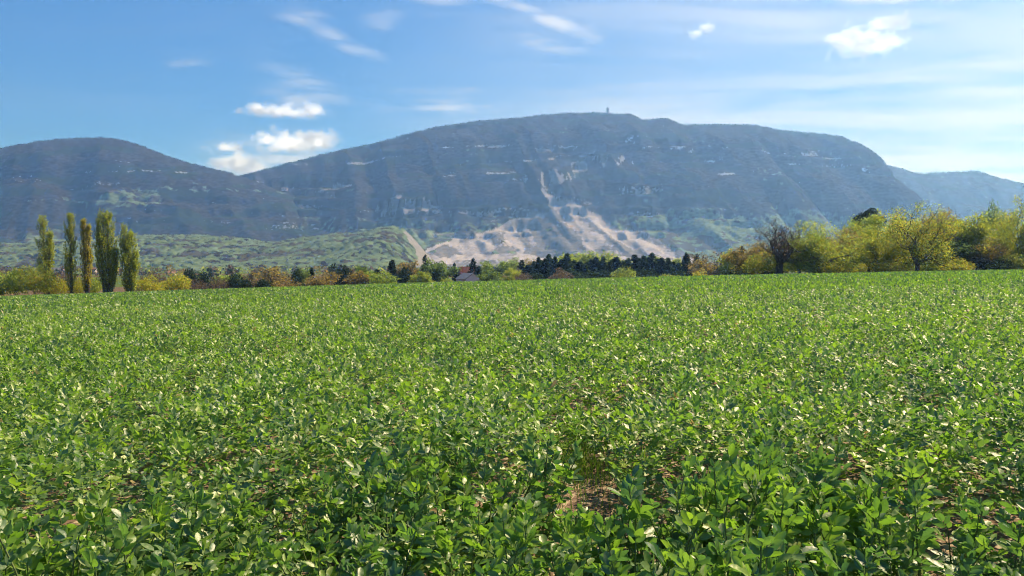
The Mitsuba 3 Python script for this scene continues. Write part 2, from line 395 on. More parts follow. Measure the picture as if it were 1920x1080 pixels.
def quarry_map(X, Z, S):
    wx = X + 44 * (npfbm(X / 60, Z / 40, 4, 51) - 0.5)
    wz = Z + 30 * (npfbm(X / 50, Z / 40, 4, 52) - 0.5)
    z = wz + 13
    area = poly_mask(wx, z, [(-420, 30), (-375, 82), (-268, 140), (-74, 180), (-20, 235), (30, 262), (128, 280), (175, 270), (205, 380), (240, 330), (290, 245), (383, 262), (490, 200), (640, 180), (690, 110), (800, 60), (820, 10), (-430, 10)])
    ramps = strokes(wx, z, [[(150, 400, 8), (200, 350, 14), (234, 310, 22), (300, 225, 34), (360, 140, 40), (440, 70, 44)], [(261, 328, 14), (383, 257, 26), (471, 180, 32), (575, 110, 30), (690, 70, 24)],
                            [(300, 250, 10), (319, 149, 15), (350, 72, 22)], [(546, 176, 9), (636, 84, 13)], [(64, 257, 9), (128, 271, 12), (160, 262, 8)], [(201, 211, 10), (301, 205, 13)],
                            [(-375, 77, 8), (-268, 136, 7), (-74, 178, 9), (0, 230, 10)], [(-10, 200, 22), (10, 130, 26), (40, 90, 26)], [(60, 190, 12), (110, 110, 14)], [(-420, 40, 16), (-140, 55, 16), (200, 40, 16), (780, 38, 14)],
                            [(-260, 110, 24), (-190, 90, 30), (-110, 110, 26)], [(590, 150, 7), (620, 172, 7), (640, 150, 7)]])
    rust = strokes(wx, z, [[(-8, 190, 16), (14, 130, 18)], [(60, 180, 7), (90, 130, 8)], [(234, 310, 14), (300, 225, 16)], [(201, 211, 12), (290, 207, 12)], [(420, 200, 10), (520, 140, 10)], [(310, 200, 8), (330, 110, 10)]])
    cut = (area & (npfbm(X / 40, Z / 22, 4, 63) < 0.73) | (ramps > 0.35)) & (S < 0.75)
    mound = strokes(wx, z, [[(150, 120, 60), (235, 150, 66), (260, 90, 55)], [(-300, 70, 24), (-230, 100, 26)], [(420, 90, 34), (560, 60, 30)]])
    pale = np.clip(0.20 + 0.85 * ramps - 0.75 * np.clip(mound, 0, 1) + 1.1 * (npfbm(X / 42, Z / 16, 5, 61) - 0.47) + 0.9 * (npfbm((X - 0.5 * Z) / 13, Z / 60, 4, 62) - 0.5), 0, 1)
    return cut, pale, 0.38 * np.clip(rust, 0, 1)


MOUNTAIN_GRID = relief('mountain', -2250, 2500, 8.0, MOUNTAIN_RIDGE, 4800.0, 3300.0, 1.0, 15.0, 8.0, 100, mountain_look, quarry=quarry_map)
labels['mountain__quarry'] = {'label': 'pale terraced quarry with scree chutes on the lower mountain face'}


def hill_look(X, Z, S, rockmask, seed):
    band = strokes(X, Z + 18 * (npfbm(X / 90, Z / 60, 3, 5) - 0.5), [[(-2100, 455, 7), (-1750, 478, 11), (-1400, 490, 11), (-1180, 470, 7)], [(-2700, 420, 6), (-2300, 440, 8)]])
    lowband = strokes(X, Z, [[(-900, 300, 14), (-760, 280, 18)]])
    rock = np.maximum(rockmask * 0.54, np.clip(np.maximum(band, lowband), 0, 1) * sstep(0.46, 0.56, npfbm(X / 34, Z / 60, 3, seed + 3)) * 0.5)
    green = 0.10 + 0.42 * sstep(0.5, 0.62, npfbm(X / 300, Z / 80, 3, seed + 4)) * (1 - sstep(330, 450, Z)) + 0.35 * (1 - sstep(60, 170, Z))
    return np.clip(rock, 0, 1), np.clip(green, 0, 1)


relief('hill', -3600, -560, 9.0, [(-3700, 520), (-3200, 560), (-2700, 620), (-2540, 648), (-2360, 672), (-2200, 678), (-2080, 668), (-1970, 640), (-1830, 584), (-1690, 540), (-1570, 510), (-1470, 488), (-1350, 445), (-1240, 402),
                                  (-1130, 356), (-1010, 296), (-840, 214), (-680, 120), (-560, 20)],
       4250.0, 3150.0, 0.8, 14.0, 12.0, 200, hill_look)


def foothill_look(X, Z, S, rockmask, seed):
    scree = strokes(X + 10 * (npfbm(X / 20, Z / 20, 3, 4) - 0.5), Z, [[(-345, 112, 2), (-312, 84, 6), (-278, 50, 9), (-250, 12, 12)]])
    return np.clip(scree * 1.3, 0, 1), np.full_like(X, 0.74) + 0.25 * (npfbm(X / 120, Z / 40, 3, 6) - 0.5)


def low_profile(s):
    return np.sin(0.5 * np.pi * np.clip(s, 0, 1)) ** 1.1


relief('foothill', -2000, -190, 4.0, [(-2100, 58), (-1800, 72), (-1520, 70), (-1310, 84), (-1180, 96), (-1050, 98), (-900, 92), (-815, 82), (-760, 78), (-690, 84), (-560, 104), (-470, 106), (-430, 124), (-380, 128), (-345, 116), (-315, 86), (-280, 46), (-240, 8), (-190, -10)],
       2640.0, 1980.0, 0.35, 10.0, 8.0, 300, foothill_look, back=80.0, profile=low_profile)


def ridge_look(X, Z, S, rockmask, seed):
    return np.zeros_like(X), np.full_like(X, 0.2)


relief('distant_ridge', 2250, 5800, 20.0, [(2200, 850), (2600, 835), (2815, 812), (3050, 762), (3180, 718), (3340, 732), (3640, 744), (3800, 694), (4015, 640), (4640, 540), (6000, 350)],
       6300.0, 5000.0, 0.8, 30.0, 12.0, 400, ridge_look, back=300.0)

# ------------------------------------------------------------------ trees
RNG = np.random.default_rng(7)


def tubes(segs, sides):
    """Open tapered tubes for (p0, p1, r0, r1) rows."""
    p0, p1, r0, r1 = segs[:, :3], segs[:, 3:6], segs[:, 6], segs[:, 7]
    d = unit(p1 - p0)
    a = unit(np.cross(d, np.where(np.abs(d[:, 2:]) < 0.9, [[0, 0, 1.0]], [[1.0, 0, 0]])))
    b = np.cross(d, a)
    ang = np.arange(sides) * 2 * np.pi / sides
    ring = np.cos(ang)[None, :, None] * a[:, None] + np.sin(ang)[None, :, None] * b[:, None]
    v = np.concatenate([p0[:, None] + ring * r0[:, None, None], p1[:, None] + ring * r1[:, None, None]], 1)
    i = np.arange(sides)
    j = (i + 1) % sides
    q = np.vstack([np.stack([i, j, j + sides], 1), np.stack([i, j + sides, i + sides], 1)])
    f = (np.arange(len(segs)) * 2 * sides)[:, None, None] + q[None]
    return v.reshape(-1, 3), f.reshape(-1, 3)


def branch_mesh(segs):
    segs = np.array(segs)
    big = segs[:, 6] > 0.07
    parts = [tubes(s, k) for s, k in ((segs[big], 7), (segs[~big], 3)) if len(s)]
    v = np.vstack([p[0] for p in parts])
    f, at = [], 0
    for p in parts:
        f.append(p[1] + at)
        at += len(p[0])
    return v, np.vstack(f)


def grow(rng, height, width, trunk_r, fork=0.22, limbs=5, levels=4, up=0.55, lean=0.0, gnarl=0.25):
    """A branching skeleton: (segments, twig points with their outward direction)."""
    segs, tips = [], []

    def limb(p, d, length, r, level):
        n = 4 if level < 2 else 3
        for i in range(n):
            d = unit(d + gnarl * rng.normal(size=3) * (0.6 if level == 0 else 1.0) + np.array([0, 0, 0.10 * up]))
            q = p + d * length / n
            r1 = r * (0.86 if i < n - 1 else 0.72)
            segs.append([*p, *q, r, r1])
            p, r = q, r1
            if level >= levels - 1:
                tips.append((*p, *d))
            elif level > 0 and i >= 0:
                for _ in range(1 if level == 1 else 2):
                    side = unit(np.cross(d, rng.normal(size=3)))
                    limb(p, unit(d * 0.55 + side * 0.8 + np.array([0, 0, 0.25 * up])), length * rng.uniform(0.42, 0.62), r * 0.5, level + 1)
        if level < levels - 1 and level > 0:
            limb(p, d, length * 0.55, r * 0.8, level + 1)

    top = np.array([lean * height, 0, fork * height])
    segs.append([0, 0, -0.4, *(top * 0.5), trunk_r * 1.25, trunk_r * 1.02])
    segs.append([*(top * 0.5), *top, trunk_r * 1.02, trunk_r * 0.9])
    a0 = rng.uniform(0, 6.28)
    for i in range(limbs):
        a = a0 + 6.283 * i / limbs + rng.uniform(-0.4, 0.4)
        out = rng.uniform(0.35, 1.0) if i else 0.1
        d = unit(np.array([math.cos(a) * out * width / height * 1.6, math.sin(a) * out * width / height * 1.6, 1.0]))
        limb(top * rng.uniform(0.75, 1.0), d, height * (0.52 - 0.10 * out) * rng.uniform(0.85, 1.1), trunk_r * rng.uniform(0.5, 0.72), 1)
    tips = np.array(tips)
    s = np.array(segs)
    zmax, wmax = tips[:, 2].max(), np.percentile(np.abs(tips[:, :2]), 97)
    kz, kx = height / zmax, width * 0.5 / wmax
    for a in (s[:, :3], s[:, 3:6], tips[:, :3]):
        a *= [kx, kx, kz]
    return s, tips


def cards(rng, at, size, hue, hue_var, flat=0.0, tone=None):
    """Sprays of foliage: bent kites of two triangles each."""
    n = len(at)
    d = unit(rng.normal(size=(n, 3)) * [1, 1, 1 - flat] + [0, 0, 0.15])
    s = unit(np.cross(d, rng.normal(size=(n, 3))))
    up = np.cross(s, d)
    L = size * rng.uniform(0.6, 1.3, n)[:, None]
    v = np.stack([at - d * L * 0.5, at + s * L * 0.42 + up * L * 0.12, at + d * L * 0.5, at - s * L * 0.42 + up * L * 0.12], 1)
    f = (np.arange(n) * 4)[:, None, None] + np.array([[0, 1, 2], [0, 2, 3]])[None]
    t = rng.uniform(0, 1, n) if tone is None else np.clip(tone + 0.3 * rng.normal(size=n), 0, 1)
    uv = np.stack([t, np.clip(hue + hue_var * rng.normal(size=n), 0, 1)], 1)
    return v.reshape(-1, 3), f.reshape(-1, 3), np.repeat(uv, 4, 0)


VARIANTS = {}


def store(kind, height, width, segs, crown):
    wood = mikit.ply(branch_mesh(segs), 'bark_material', smooth=False)
    near = far = mikit.ply((crown[0], crown[1]), 'foliage_material', smooth=False, uv=crown[2])
    if len(crown[1]) > 6000:                     # a lighter crown of fewer, larger sprays for the trees far beyond the field
        q = crown[0].reshape(-1, 4, 3)[::3]
        q = q.mean(1, keepdims=True) + (q - q.mean(1, keepdims=True)) * 1.65
        far = mikit.ply((q.reshape(-1, 3), ((np.arange(len(q)) * 4)[:, None, None] + np.array([[[0, 1, 2], [0, 2, 3]]])).reshape(-1, 3)), 'foliage_material', smooth=False, uv=crown[2].reshape(-1, 4, 2)[::3].reshape(-1, 2))
    VARIANTS.setdefault(kind, []).append((height, width, wood, near, far))


def broadleaf(kind, height, width, hue, hue_var, n, size, seed, limbs=6, fork=0.2, clump=0.55, levels=4, trunk=0.40, fill=0.0):
    rng = np.random.default_rng(seed)
    segs, tips = grow(rng, height, width, trunk, fork, limbs, levels)
    pick = tips[rng.integers(0, len(tips), n), :3]
    at = pick + rng.normal(size=(n, 3)) * clump * [1, 1, 0.8]
    if fill:
        q = unit(rng.normal(size=(int(n * fill), 3)))
        q *= (0.55 + 0.45 * rng.uniform(0, 1, (len(q), 1)) ** 0.5) * (0.72 + 0.9 * (meshkit.fbm(q * 2.6 + seed, 4, seed)[:, None] - 0.25))
        q = q * [width * 0.48, width * 0.48, height * 0.40] + [0, 0, height * 0.58]
        q = q[q[:, 2] > height * 0.28]
        pick, at = np.vstack([pick[len(q):], q]), np.vstack([at[len(q):], q])
    hues = hue + 0.06 * (npfbm(pick[:, 0] * 0.5, pick[:, 2] * 0.5, 2, seed) - 0.5) * 2
    store(kind, height, width, segs, cards(rng, at, size, hues, hue_var))


def bush(kind, height, width, hue, hue_var, n, size, seed):
    rng = np.random.default_rng(seed)
    segs = []
    lobes = []
    for i in range(7):
        a, r = rng.uniform(0, 6.28), width * 0.30 * math.sqrt(rng.uniform(0, 1))
        h = height * rng.uniform(0.55, 1.0) * (1 - 0.5 * r / (width * 0.5))
        c = np.array([math.cos(a) * r, math.sin(a) * r, h * 0.62])
        lobes.append((c, width * rng.uniform(0.17, 0.26), h * 0.40))
        segs.append([0, 0, -0.3, *(c * 0.5), 0.07, 0.05])
        segs.append([*(c * 0.5), *c, 0.05, 0.02])
        for _ in range(5):
            e = c + rng.normal(size=3) * [width * 0.12, width * 0.12, h * 0.22]
            segs.append([*c, *e, 0.025, 0.01])
    at = []
    for c, rw, rh in lobes:
        p = unit(rng.normal(size=(n // 7, 3))) * rng.uniform(0.35, 1.0, (n // 7, 1)) ** 0.5
        p *= 1 + 0.35 * (meshkit.fbm(p * 2.5 + c, 3, seed)[:, None] - 0.5) * 2
        at.append(c + p * [rw, rw, rh])
    at = np.vstack(at)
    at *= [width * 0.5 / np.percentile(np.abs(at[:, 0]), 97), width * 0.5 / np.percentile(np.abs(at[:, 1]), 97), height / np.percentile(at[:, 2], 99.5)]
    at[:, 2] = np.maximum(at[:, 2], 0.1)
    store(kind, height, width, segs, cards(rng, at, size, hue, hue_var))


def poplar(kind, height, width, hue, seed, tops, n=3600):
    """A columnar poplar; tops: (offset as a share of the width, share of the height) of each upright stem."""
    rng = np.random.default_rng(seed)
    segs, at = [], []
    for k, (o, share) in enumerate(tops):
        top = height * share
        off = np.array([o * width, rng.uniform(-0.5, 0.5) * (len(tops) > 1), 0])
        pts = [off * (0.35 + 0.65 * t) + np.array([0.15 * math.sin(4 * t + k), 0.15 * math.cos(3 * t), t * top * 0.97]) for t in np.linspace(0, 1, 9)]
        pts[0][2] = -0.4
        for i in range(8):
            segs.append([*pts[i], *pts[i + 1], 0.36 * (1 - i / 8.6), 0.36 * (1 - (i + 1) / 8.6)])
        w = min(width * 0.5, width * (0.5 - abs(o)) + 0.45) if len(tops) > 1 else width * 0.5
        w = max(w, 0.9)
        for i in range(120):
            t = rng.uniform(0.05, 0.93)
            base = off * (0.35 + 0.65 * t) + np.array([0, 0, t * top])
            reach = w * np.interp(t, [0, 0.12, 0.35, 0.65, 0.88, 1], [0.45, 0.85, 1.0, 0.85, 0.42, 0.1]) * rng.uniform(0.45, 1.1)
            a = rng.uniform(0, 6.28)
            length = min(rng.uniform(2.2, 4.2), top - t * top)
            e = base + np.array([math.cos(a) * reach, math.sin(a) * reach, length])
            m = base + np.array([math.cos(a) * reach * 0.75, math.sin(a) * reach * 0.75, length * 0.4])
            segs.append([*base, *m, 0.07 * (1 - 0.6 * t), 0.035])
            segs.append([*m, *e, 0.035, 0.012])
            k_ = 2 + int(n / 120 * rng.choice([0.1, 0.6, 1.0, 1.7]))
            u = rng.uniform(0, 1, (k_, 1))
            at.append(np.where(u < 0.4, base + (m - base) * u / 0.4, m + (e - m) * (u - 0.4) / 0.6) + rng.normal(size=(k_, 3)) * [0.18, 0.18, 0.3])
    at = np.vstack(at)
    store(kind, height, width, segs, cards(rng, at, 0.31, hue, 0.06))


def conifer(kind, height, width, hue, seed, n=1900, size=0.95, blunt=0.0):
    rng = np.random.default_rng(seed)
    segs = [[0, 0, -0.4, 0, 0, height * 0.5, 0.26, 0.16], [0, 0, height * 0.5, 0, 0, height * 0.97, 0.16, 0.03]]
    at = []
    whorls = 22
    for i in range(whorls):
        t = 0.05 + 0.94 * i / whorls
        r = width * 0.5 * ((1 - t) ** (0.85 - 0.4 * blunt) + 0.03) * rng.uniform(0.8, 1.12)
        for k in range(6):
            a = rng.uniform(0, 6.28)
            rr = r * rng.uniform(0.7, 1.1)
            b = np.array([0, 0, t * height])
            e = np.array([math.cos(a) * rr, math.sin(a) * rr, t * height - 0.25 * rr])
            segs.append([*b, *e, 0.045, 0.012])
            m = max(3, int(n / whorls / 6 * (0.35 + 1.3 * (1 - t))))
            u = rng.uniform(0.03, 1, (m, 1)) ** 0.45
            at.append(b + (e - b) * u + rng.normal(size=(m, 3)) * [0.22, 0.22, 0.18] * (0.4 + 0.6 * (1 - t)))
    at.append(np.array([[0, 0, height * 0.98], [0, 0, height * 0.955], [0, 0, height * 0.93]]))
    store(kind, height, width, segs, cards(rng, np.vstack(at), size, hue, 0.03, flat=0.3))


def umbrella_pine(kind, height, width, seed):
    rng = np.random.default_rng(seed)
    segs, tips = grow(rng, height * 0.92, width * 0.8, 0.34, 0.55, 5, 4, up=0.2)
    at = []
    for i in range(15):
        a, r = rng.uniform(0, 6.28), width * 0.40 * math.sqrt(rng.uniform(0, 1))
        c = np.array([math.cos(a) * r, math.sin(a) * r, height * (0.86 - 0.22 * (r / (width * 0.5)) ** 2 + rng.uniform(-0.03, 0.03))])
        p = unit(rng.normal(size=(240, 3))) * rng.uniform(0.3, 1, (240, 1)) ** 0.5
        at.append(c + p * [width * 0.15, width * 0.15, height * 0.07])
    store(kind, height, width, segs, cards(rng, np.vstack(at), 0.5, 0.02, 0.03))


poplar('poplar', 22, 4.6, 0.47, 20, [(0, 1.0), (0.32, 0.80)], 4200)
poplar('poplar', 22, 3.5, 0.50, 21, [(0, 1.0)], 5200)
poplar('poplar', 22, 3.2, 0.60, 22, [(-0.22, 1.0), (0.24, 0.93)], 3000)
poplar('poplar', 22, 6.2, 0.48, 23, [(-0.36, 0.90), (-0.10, 1.0), (0.14, 0.97), (0.38, 0.55)], 4200)
poplar('poplar', 19, 5.2, 0.47, 24, [(-0.20, 1.0), (0.05, 0.90), (0.38, 0.62)], 4000)
for s in range(3):
    broadleaf('golden', 14, 14, 0.41 + 0.045 * s, 0.08, 14400, 0.34, 40 + s, limbs=8, fork=0.10, clump=0.55, fill=0.10)
    broadleaf('lime', 14, 11, 0.38 + 0.05 * s, 0.05, 16000, 0.36, 50 + s, limbs=6, fork=0.18, clump=0.6, fill=0.10)
    broadleaf('olive', 12, 10, 0.77, 0.06, 12000, 0.33, 60 + s, limbs=7, fork=0.12, clump=0.5, fill=0.12)
    broadleaf('orange', 14, 13, 0.78, 0.07, 9000, 0.36, 45 + s, limbs=8, fork=0.1, clump=0.5, fill=0.12)
    broadleaf('green', 13, 10, 0.27, 0.05, 14400, 0.36, 70 + s, limbs=6, fork=0.2, clump=0.6, fill=0.10)
    broadleaf('brown', 11, 10, 0.92, 0.06, 8800, 0.31, 80 + s, limbs=7, fork=0.12, clump=0.45)
    broadleaf('pale', 13, 9, 0.36, 0.05, 8000, 0.31, 85 + s, limbs=6, fork=0.25, clump=0.5)
broadleaf('mighty', 17, 18, 0.50, 0.10, 12000, 0.31, 91, limbs=9, fork=0.14, clump=0.5, levels=4, trunk=0.55, fill=0.08)
broadleaf('bare', 14, 11, 1.0, 0.03, 800, 0.24, 95, limbs=7, fork=0.24, clump=0.3, levels=5, trunk=0.55)
for s in range(2):
    bush('yellow_bush', 5, 8, 0.54, 0.09, 3500, 0.30, 100 + s)
    bush('green_bush', 5, 8, 0.41, 0.08, 3500, 0.30, 105 + s)
    bush('brown_bush', 5, 9, 0.94, 0.06, 2600, 0.30, 110 + s)
    bush('dark_bush', 5, 7, 0.07, 0.05, 3000, 0.32, 115 + s)
    bush('mixed_bush', 6, 9, 0.50, 0.14, 4200, 0.30, 118 + s)
for s in range(3):
    conifer('conifer', 15, (4.6, 5.6, 6.6)[s], (0.06, 0.15, 0.10)[s], 130 + s)
conifer('blunt_conifer', 15, 8.5, 0.05, 135, n=2400, size=0.85, blunt=0.8)
conifer('spire', 15, 10.0, 0.015, 136, n=2200, size=0.8)
umbrella_pine('umbrella_pine', 18, 13, 137)
COUNT = {}


def at_pixel(px, py, Y):
    """World x and z of a point Y metres out that appears at that place of the photograph (used to read positions off it)."""
    c, s = math.cos(0.026534), math.sin(0.026534)
    v = (540 - py) / 1507.0
    k = Y / (c + s * v)
    return (px - 960) / 1507.0 * k, EYE + k * (v * c - s)


def plant(px, top, width, Y, kind, name, label, category='tree', group=None, sink=0.0):
    if Y > 290 and 'bush' not in kind:
        width = width * (1.75 if kind == 'conifer' else 1.25)
    x, ztop = at_pixel(px, top, Y)
    z = float(ground_z(x, Y)) - sink
    h, w = ztop - z, width / 1507.0 * Y
    n = COUNT[kind] = COUNT.get(kind, -1) + 1
    H, W, wood, near, far = VARIANTS[kind][n % len(VARIANTS[kind])]
    crown = far if Y > 290 else near
    key = thing(name, label, category, group)
    m = T().translate([x, Y, z]).rotate([0, 0, 1], (n * 137.5) % 360 if kind != 'poplar' else 0).scale([w / W, w / W, h / H])
    scene[key + '__trunk'] = {**wood, 'to_world': m}
    if crown is not None:
        scene[key + '__crown'] = {**crown, 'to_world': m}
    return key


# the poplars and the bushes at the left end of the field
plant(82, 405, 33, 208, 'poplar', 'poplar', 'tall columnar poplar, leftmost of the row, rising behind the yellow-green bushes')
plant(131, 401, 25, 207, 'poplar', 'poplar', 'slender single-topped poplar, second from the left, with a bare dark lower trunk')
plant(161, 412, 23, 209, 'poplar', 'poplar', 'thin brownish poplar, third from the left, with a gappy twin top')
plant(199, 395, 46, 207, 'poplar', 'poplar', 'tallest and widest poplar, several stems grown together with a forked top')
plant(240, 422, 38, 208, 'poplar', 'poplar', 'rightmost poplar of the row with a lower side stem on its right')
for px, top, w, Y, kind, label in (
        (-25, 505, 90, 207, 'yellow_bush', 'green bush cut by the left edge of the field view'),
        (22, 505, 74, 205, 'green_bush', 'pale green bush at the far left, before the brownish one'),
        (72, 500, 56, 203, 'mixed_bush', 'rounded olive bush with brownish top at the foot of the leftmost poplar'),
        (108, 518, 34, 209, 'yellow_bush', 'small yellow-green bush between the first and second poplars'),
        (147, 522, 26, 213, 'yellow_bush', 'little yellow bush between the second and third poplars'),
        (177, 520, 30, 213, 'green_bush', 'low green bush between the thin poplar and the widest poplar'),
        (270, 517, 52, 214, 'yellow_bush', 'bright yellow bush just right of the rightmost poplar'),
        (322, 512, 60, 222, 'yellow_bush', 'wide golden bush, second right of the poplars')):
    plant(px, top, w, Y, kind, 'bush', label, 'bush')
# the hedge and the trees beyond the field's crest, left to right
FAR = [
    (120, 509, 60, 330, 'brown_bush', 'bush', 'dull brown thicket glimpsed behind the second poplar', 'bush', None),
    (290, 506, 60, 330, 'brown_bush', 'bush', 'reddish brown thicket above the bright yellow bush', 'bush', None),
    (366, 504, 34, 330, 'dark_bush', 'pine_tree', 'small dark round pine above the left end of the brown hedge', 'tree', None),
    (388, 514, 24, 330, 'dark_bush', 'bush', 'dark blue-green bush touching the small dark pine', 'bush', None),
    (362, 524, 44, 300, 'brown_bush', 'bush', 'brown leafless bush under the small dark pine', 'bush', None),
    (408, 517, 50, 305, 'brown_bush', 'bush', 'pale brown bush in the hedge, right of the small dark pine', 'bush', None),
    (451, 514, 42, 305, 'dark_bush', 'bush', 'dark green bush in the middle of the brown hedge', 'bush', None),
    (435, 511, 50, 345, 'pale', 'broadleaf_tree', 'thin pale tree rising behind the brown hedge', 'tree', None),
    (470, 508, 40, 330, 'brown', 'broadleaf_tree', 'slim reddish brown tree left of the orange-brown one', 'tree', None),
    (506, 499, 66, 320, 'orange', 'broadleaf_tree', 'wide orange-brown tree with a golden right side', 'tree', None),
    (495, 524, 34, 300, 'dark_bush', 'bush', 'dark bush under the wide orange-brown tree', 'bush', None),
    (550, 507, 34, 330, 'dark_bush', 'pine_tree', 'dark ragged tree just right of the orange-brown tree', 'tree', None),
    (571, 501, 30, 350, 'pale', 'broadleaf_tree', 'pale yellowish tree behind the thin conifer', 'tree', None),
    (584, 501, 13, 335, 'conifer', 'conifer', 'thin solitary conifer left of the olive tree', 'tree', None),
    (600, 511, 48, 320, 'olive', 'broadleaf_tree', 'low olive tree under the thin solitary conifer', 'tree', None),
    (634, 496, 42, 340, 'dark_bush', 'evergreen_tree', 'broad blackish evergreen, the largest dark mass left of centre', 'tree', None),
    (655, 502, 30, 350, 'brown', 'broadleaf_tree', 'brownish tree touching the broad blackish evergreen', 'tree', None),
    (668, 507, 34, 335, 'olive', 'broadleaf_tree', 'olive tree right of the broad blackish evergreen', 'tree', None),
    (682, 498, 22, 350, 'green', 'broadleaf_tree', 'slim dark green tree before the pale round one', 'tree', None),
    (716, 508, 46, 340, 'lime', 'broadleaf_tree', 'pale green round tree before two dark conifers', 'tree', None),
    (707, 504, 24, 380, 'conifer', 'conifer', 'short dark conifer behind the pale green round tree', 'tree', None),
    (735, 485, 28, 400, 'blunt_conifer', 'conifer', 'dark leaning conifer left of the yellowish slim tree', 'tree', None),
    (750, 503, 36, 360, 'dark_bush', 'evergreen_tree', 'low black-green evergreen between two light green round trees', 'tree', None),
    (764, 488, 34, 420, 'olive', 'broadleaf_tree', 'yellowish slim tree between dark conifer and pointed one', 'tree', None),
    (790, 508, 30, 360, 'lime', 'broadleaf_tree', 'small bright green round tree below the pointed dark conifer', 'tree', None),
    (797, 476, 32, 420, 'spire', 'conifer', 'pointed dark conifer standing by itself under the scree edge', 'tree', None),
    (822, 486, 42, 400, 'green', 'broadleaf_tree', 'dark green rounded tree left of the grey-roofed house', 'tree', None),
    (852, 492, 18, 440, 'blunt_conifer', 'conifer', 'small dark conifer behind the grey-roofed house', 'tree', None),
    (838, 522, 26, 350, 'green_bush', 'bush', 'light green shrub at the left foot of the grey-roofed house', 'bush', None),
    (887, 483, 22, 470, 'blunt_conifer', 'conifer', 'dark conifer right above the red-brown roof', 'tree', None),
    (910, 489, 34, 500, 'pale', 'broadleaf_tree', 'pale blue-green tree right of the red-brown roof', 'tree', None),
    (898, 498, 20, 450, 'conifer', 'conifer', 'short conifer between the house roof and pale tree', 'tree', None),
    (917, 509, 36, 380, 'green', 'broadleaf_tree', 'soft green tree right of the grey-roofed house', 'tree', None),
    (931, 502, 24, 430, 'dark_bush', 'evergreen_tree', 'little dark evergreen behind the soft green tree', 'tree', None),
    (955, 482, 38, 480, 'pale', 'broadleaf_tree', 'tall pale leafing tree in the middle of the view', 'tree', None),
    (960, 503, 34, 390, 'lime', 'broadleaf_tree', 'fresh green oval tree in the middle, before the tall pale one', 'tree', None),
    (978, 486, 24, 470, 'blunt_conifer', 'conifer', 'dark conifer left of the orange-yellow tree', 'tree', None),
    (990, 483, 30, 500, 'orange', 'broadleaf_tree', 'orange-yellow tree at the left end of the conifer row', 'tree', None),
    (980, 512, 34, 385, 'brown_bush', 'bush', 'pinkish brown bare bush at the left foot of the conifer row', 'bush', None),
    (1050, 503, 44, 380, 'brown_bush', 'bush', 'low olive-brown bush before the conifer row', 'bush', None),
    (1098, 471, 100, 560, 'golden', 'broadleaf_tree', 'large yellow-green tree rising behind the conifer row', 'tree', None),
    (1070, 478, 60, 575, 'lime', 'broadleaf_tree', 'bright tree at the left shoulder of the large yellow-green one', 'tree', None),
    (1138, 480, 44, 570, 'pale', 'broadleaf_tree', 'thin pale tree at the right shoulder of the large yellow-green one', 'tree', None),
    (1171, 501, 38, 385, 'green_bush', 'bush', 'single light green bush standing before the conifer row', 'bush', None),
    (1230, 480, 50, 570, 'pale', 'broadleaf_tree', 'pale green tree showing between the right-hand conifers', 'tree', None),
    (1267, 484, 36, 560, 'lime', 'broadleaf_tree', 'yellow-green tree between the conifer row and two lone firs', 'tree', None),
    (1255, 514, 38, 380, 'green_bush', 'bush', 'low bright bush on the field edge below the lone firs', 'bush', None),
    (1310, 505, 32, 370, 'yellow_bush', 'bush', 'small yellow bush under the grey leafless thicket', 'bush', None),
    (1335, 471, 62, 420, 'brown', 'broadleaf_tree', 'grey-brown leafless tree, wide, left of the wood', 'tree', None),
    (1320, 486, 40, 400, 'olive', 'broadleaf_tree', 'dull olive tree before the grey-brown leafless one', 'tree', None),
    (1366, 468, 38, 400, 'lime', 'broadleaf_tree', 'upright yellow-green tree right of the grey-brown leafless one', 'tree', None),
    (1391, 459, 26, 380, 'blunt_conifer', 'conifer', 'blue-grey conifer at the left corner of the wood', 'tree', None),
    (1375, 505, 50, 300, 'dark_bush', 'bush', 'dark low bush at the left corner of the wood', 'bush', None)]
for px, top, w, Y, kind, name, label, cat, group in FAR:
    plant(px, top, w, Y, kind, name, label, cat, group)
# the dark conifers in a row before the quarry: nothing but their place tells them apart
for i, (px, top, w) in enumerate(((990, 496, 22), (1001, 489, 20), (1010, 481, 20), (1022, 484, 20), (1029, 476, 22), (1041, 480, 22), (1052, 485, 20), (1064, 474, 24), (1076, 487, 22), (1087, 489, 22), (1096, 494, 22), (1108, 485, 20), (1117, 481, 22),
                                  (1131, 481, 22), (1143, 489, 20), (1156, 481, 26), (1168, 488, 18), (1179, 483, 20), (1190, 476, 24), (1207, 478, 24), (1223, 473, 28), (1241, 482, 20), (1253, 483, 22), (1272, 492, 22))):
    plant(px, top, w, 430 + 9 * ((i * 5) % 7), 'conifer', 'conifer', 'dark conifer in the dense row before the quarry', 'tree', 'dark conifers in the row before the quarry')
for i, (px, top, w) in enumerate(((995, 492, 24), (1016, 488, 24), (1035, 484, 24), (1058, 483, 24), (1082, 492, 24), (1102, 490, 24), (1124, 488, 24), (1148, 486, 24), (1174, 486, 24), (1199, 483, 24), (1215, 482, 24), (1233, 484, 24), (1262, 490, 22))):
    plant(px, top, w, 505 + 7 * ((i * 3) % 5), 'conifer', 'conifer', 'dark conifer in the dense row before the quarry', 'tree', 'dark conifers in the row before the quarry')
for px, top, w, label in ((1000, 512, 50, 'dark undergrowth at the left end of the conifer row'), (1085, 506, 60, 'dark undergrowth under the middle of the conifer row'), (1130, 508, 56, 'dark undergrowth left of the single light green bush'),
                          (1210, 506, 60, 'dark undergrowth right of the single light green bush'), (1275, 508, 50, 'dark undergrowth at the foot of the two lone firs')):
    plant(px, top, w, 405, 'dark_bush', 'bush', label, 'bush')
plant(1287, 473, 24, 430, 'conifer', 'conifer', 'taller of the two lone firs right of the conifer row')
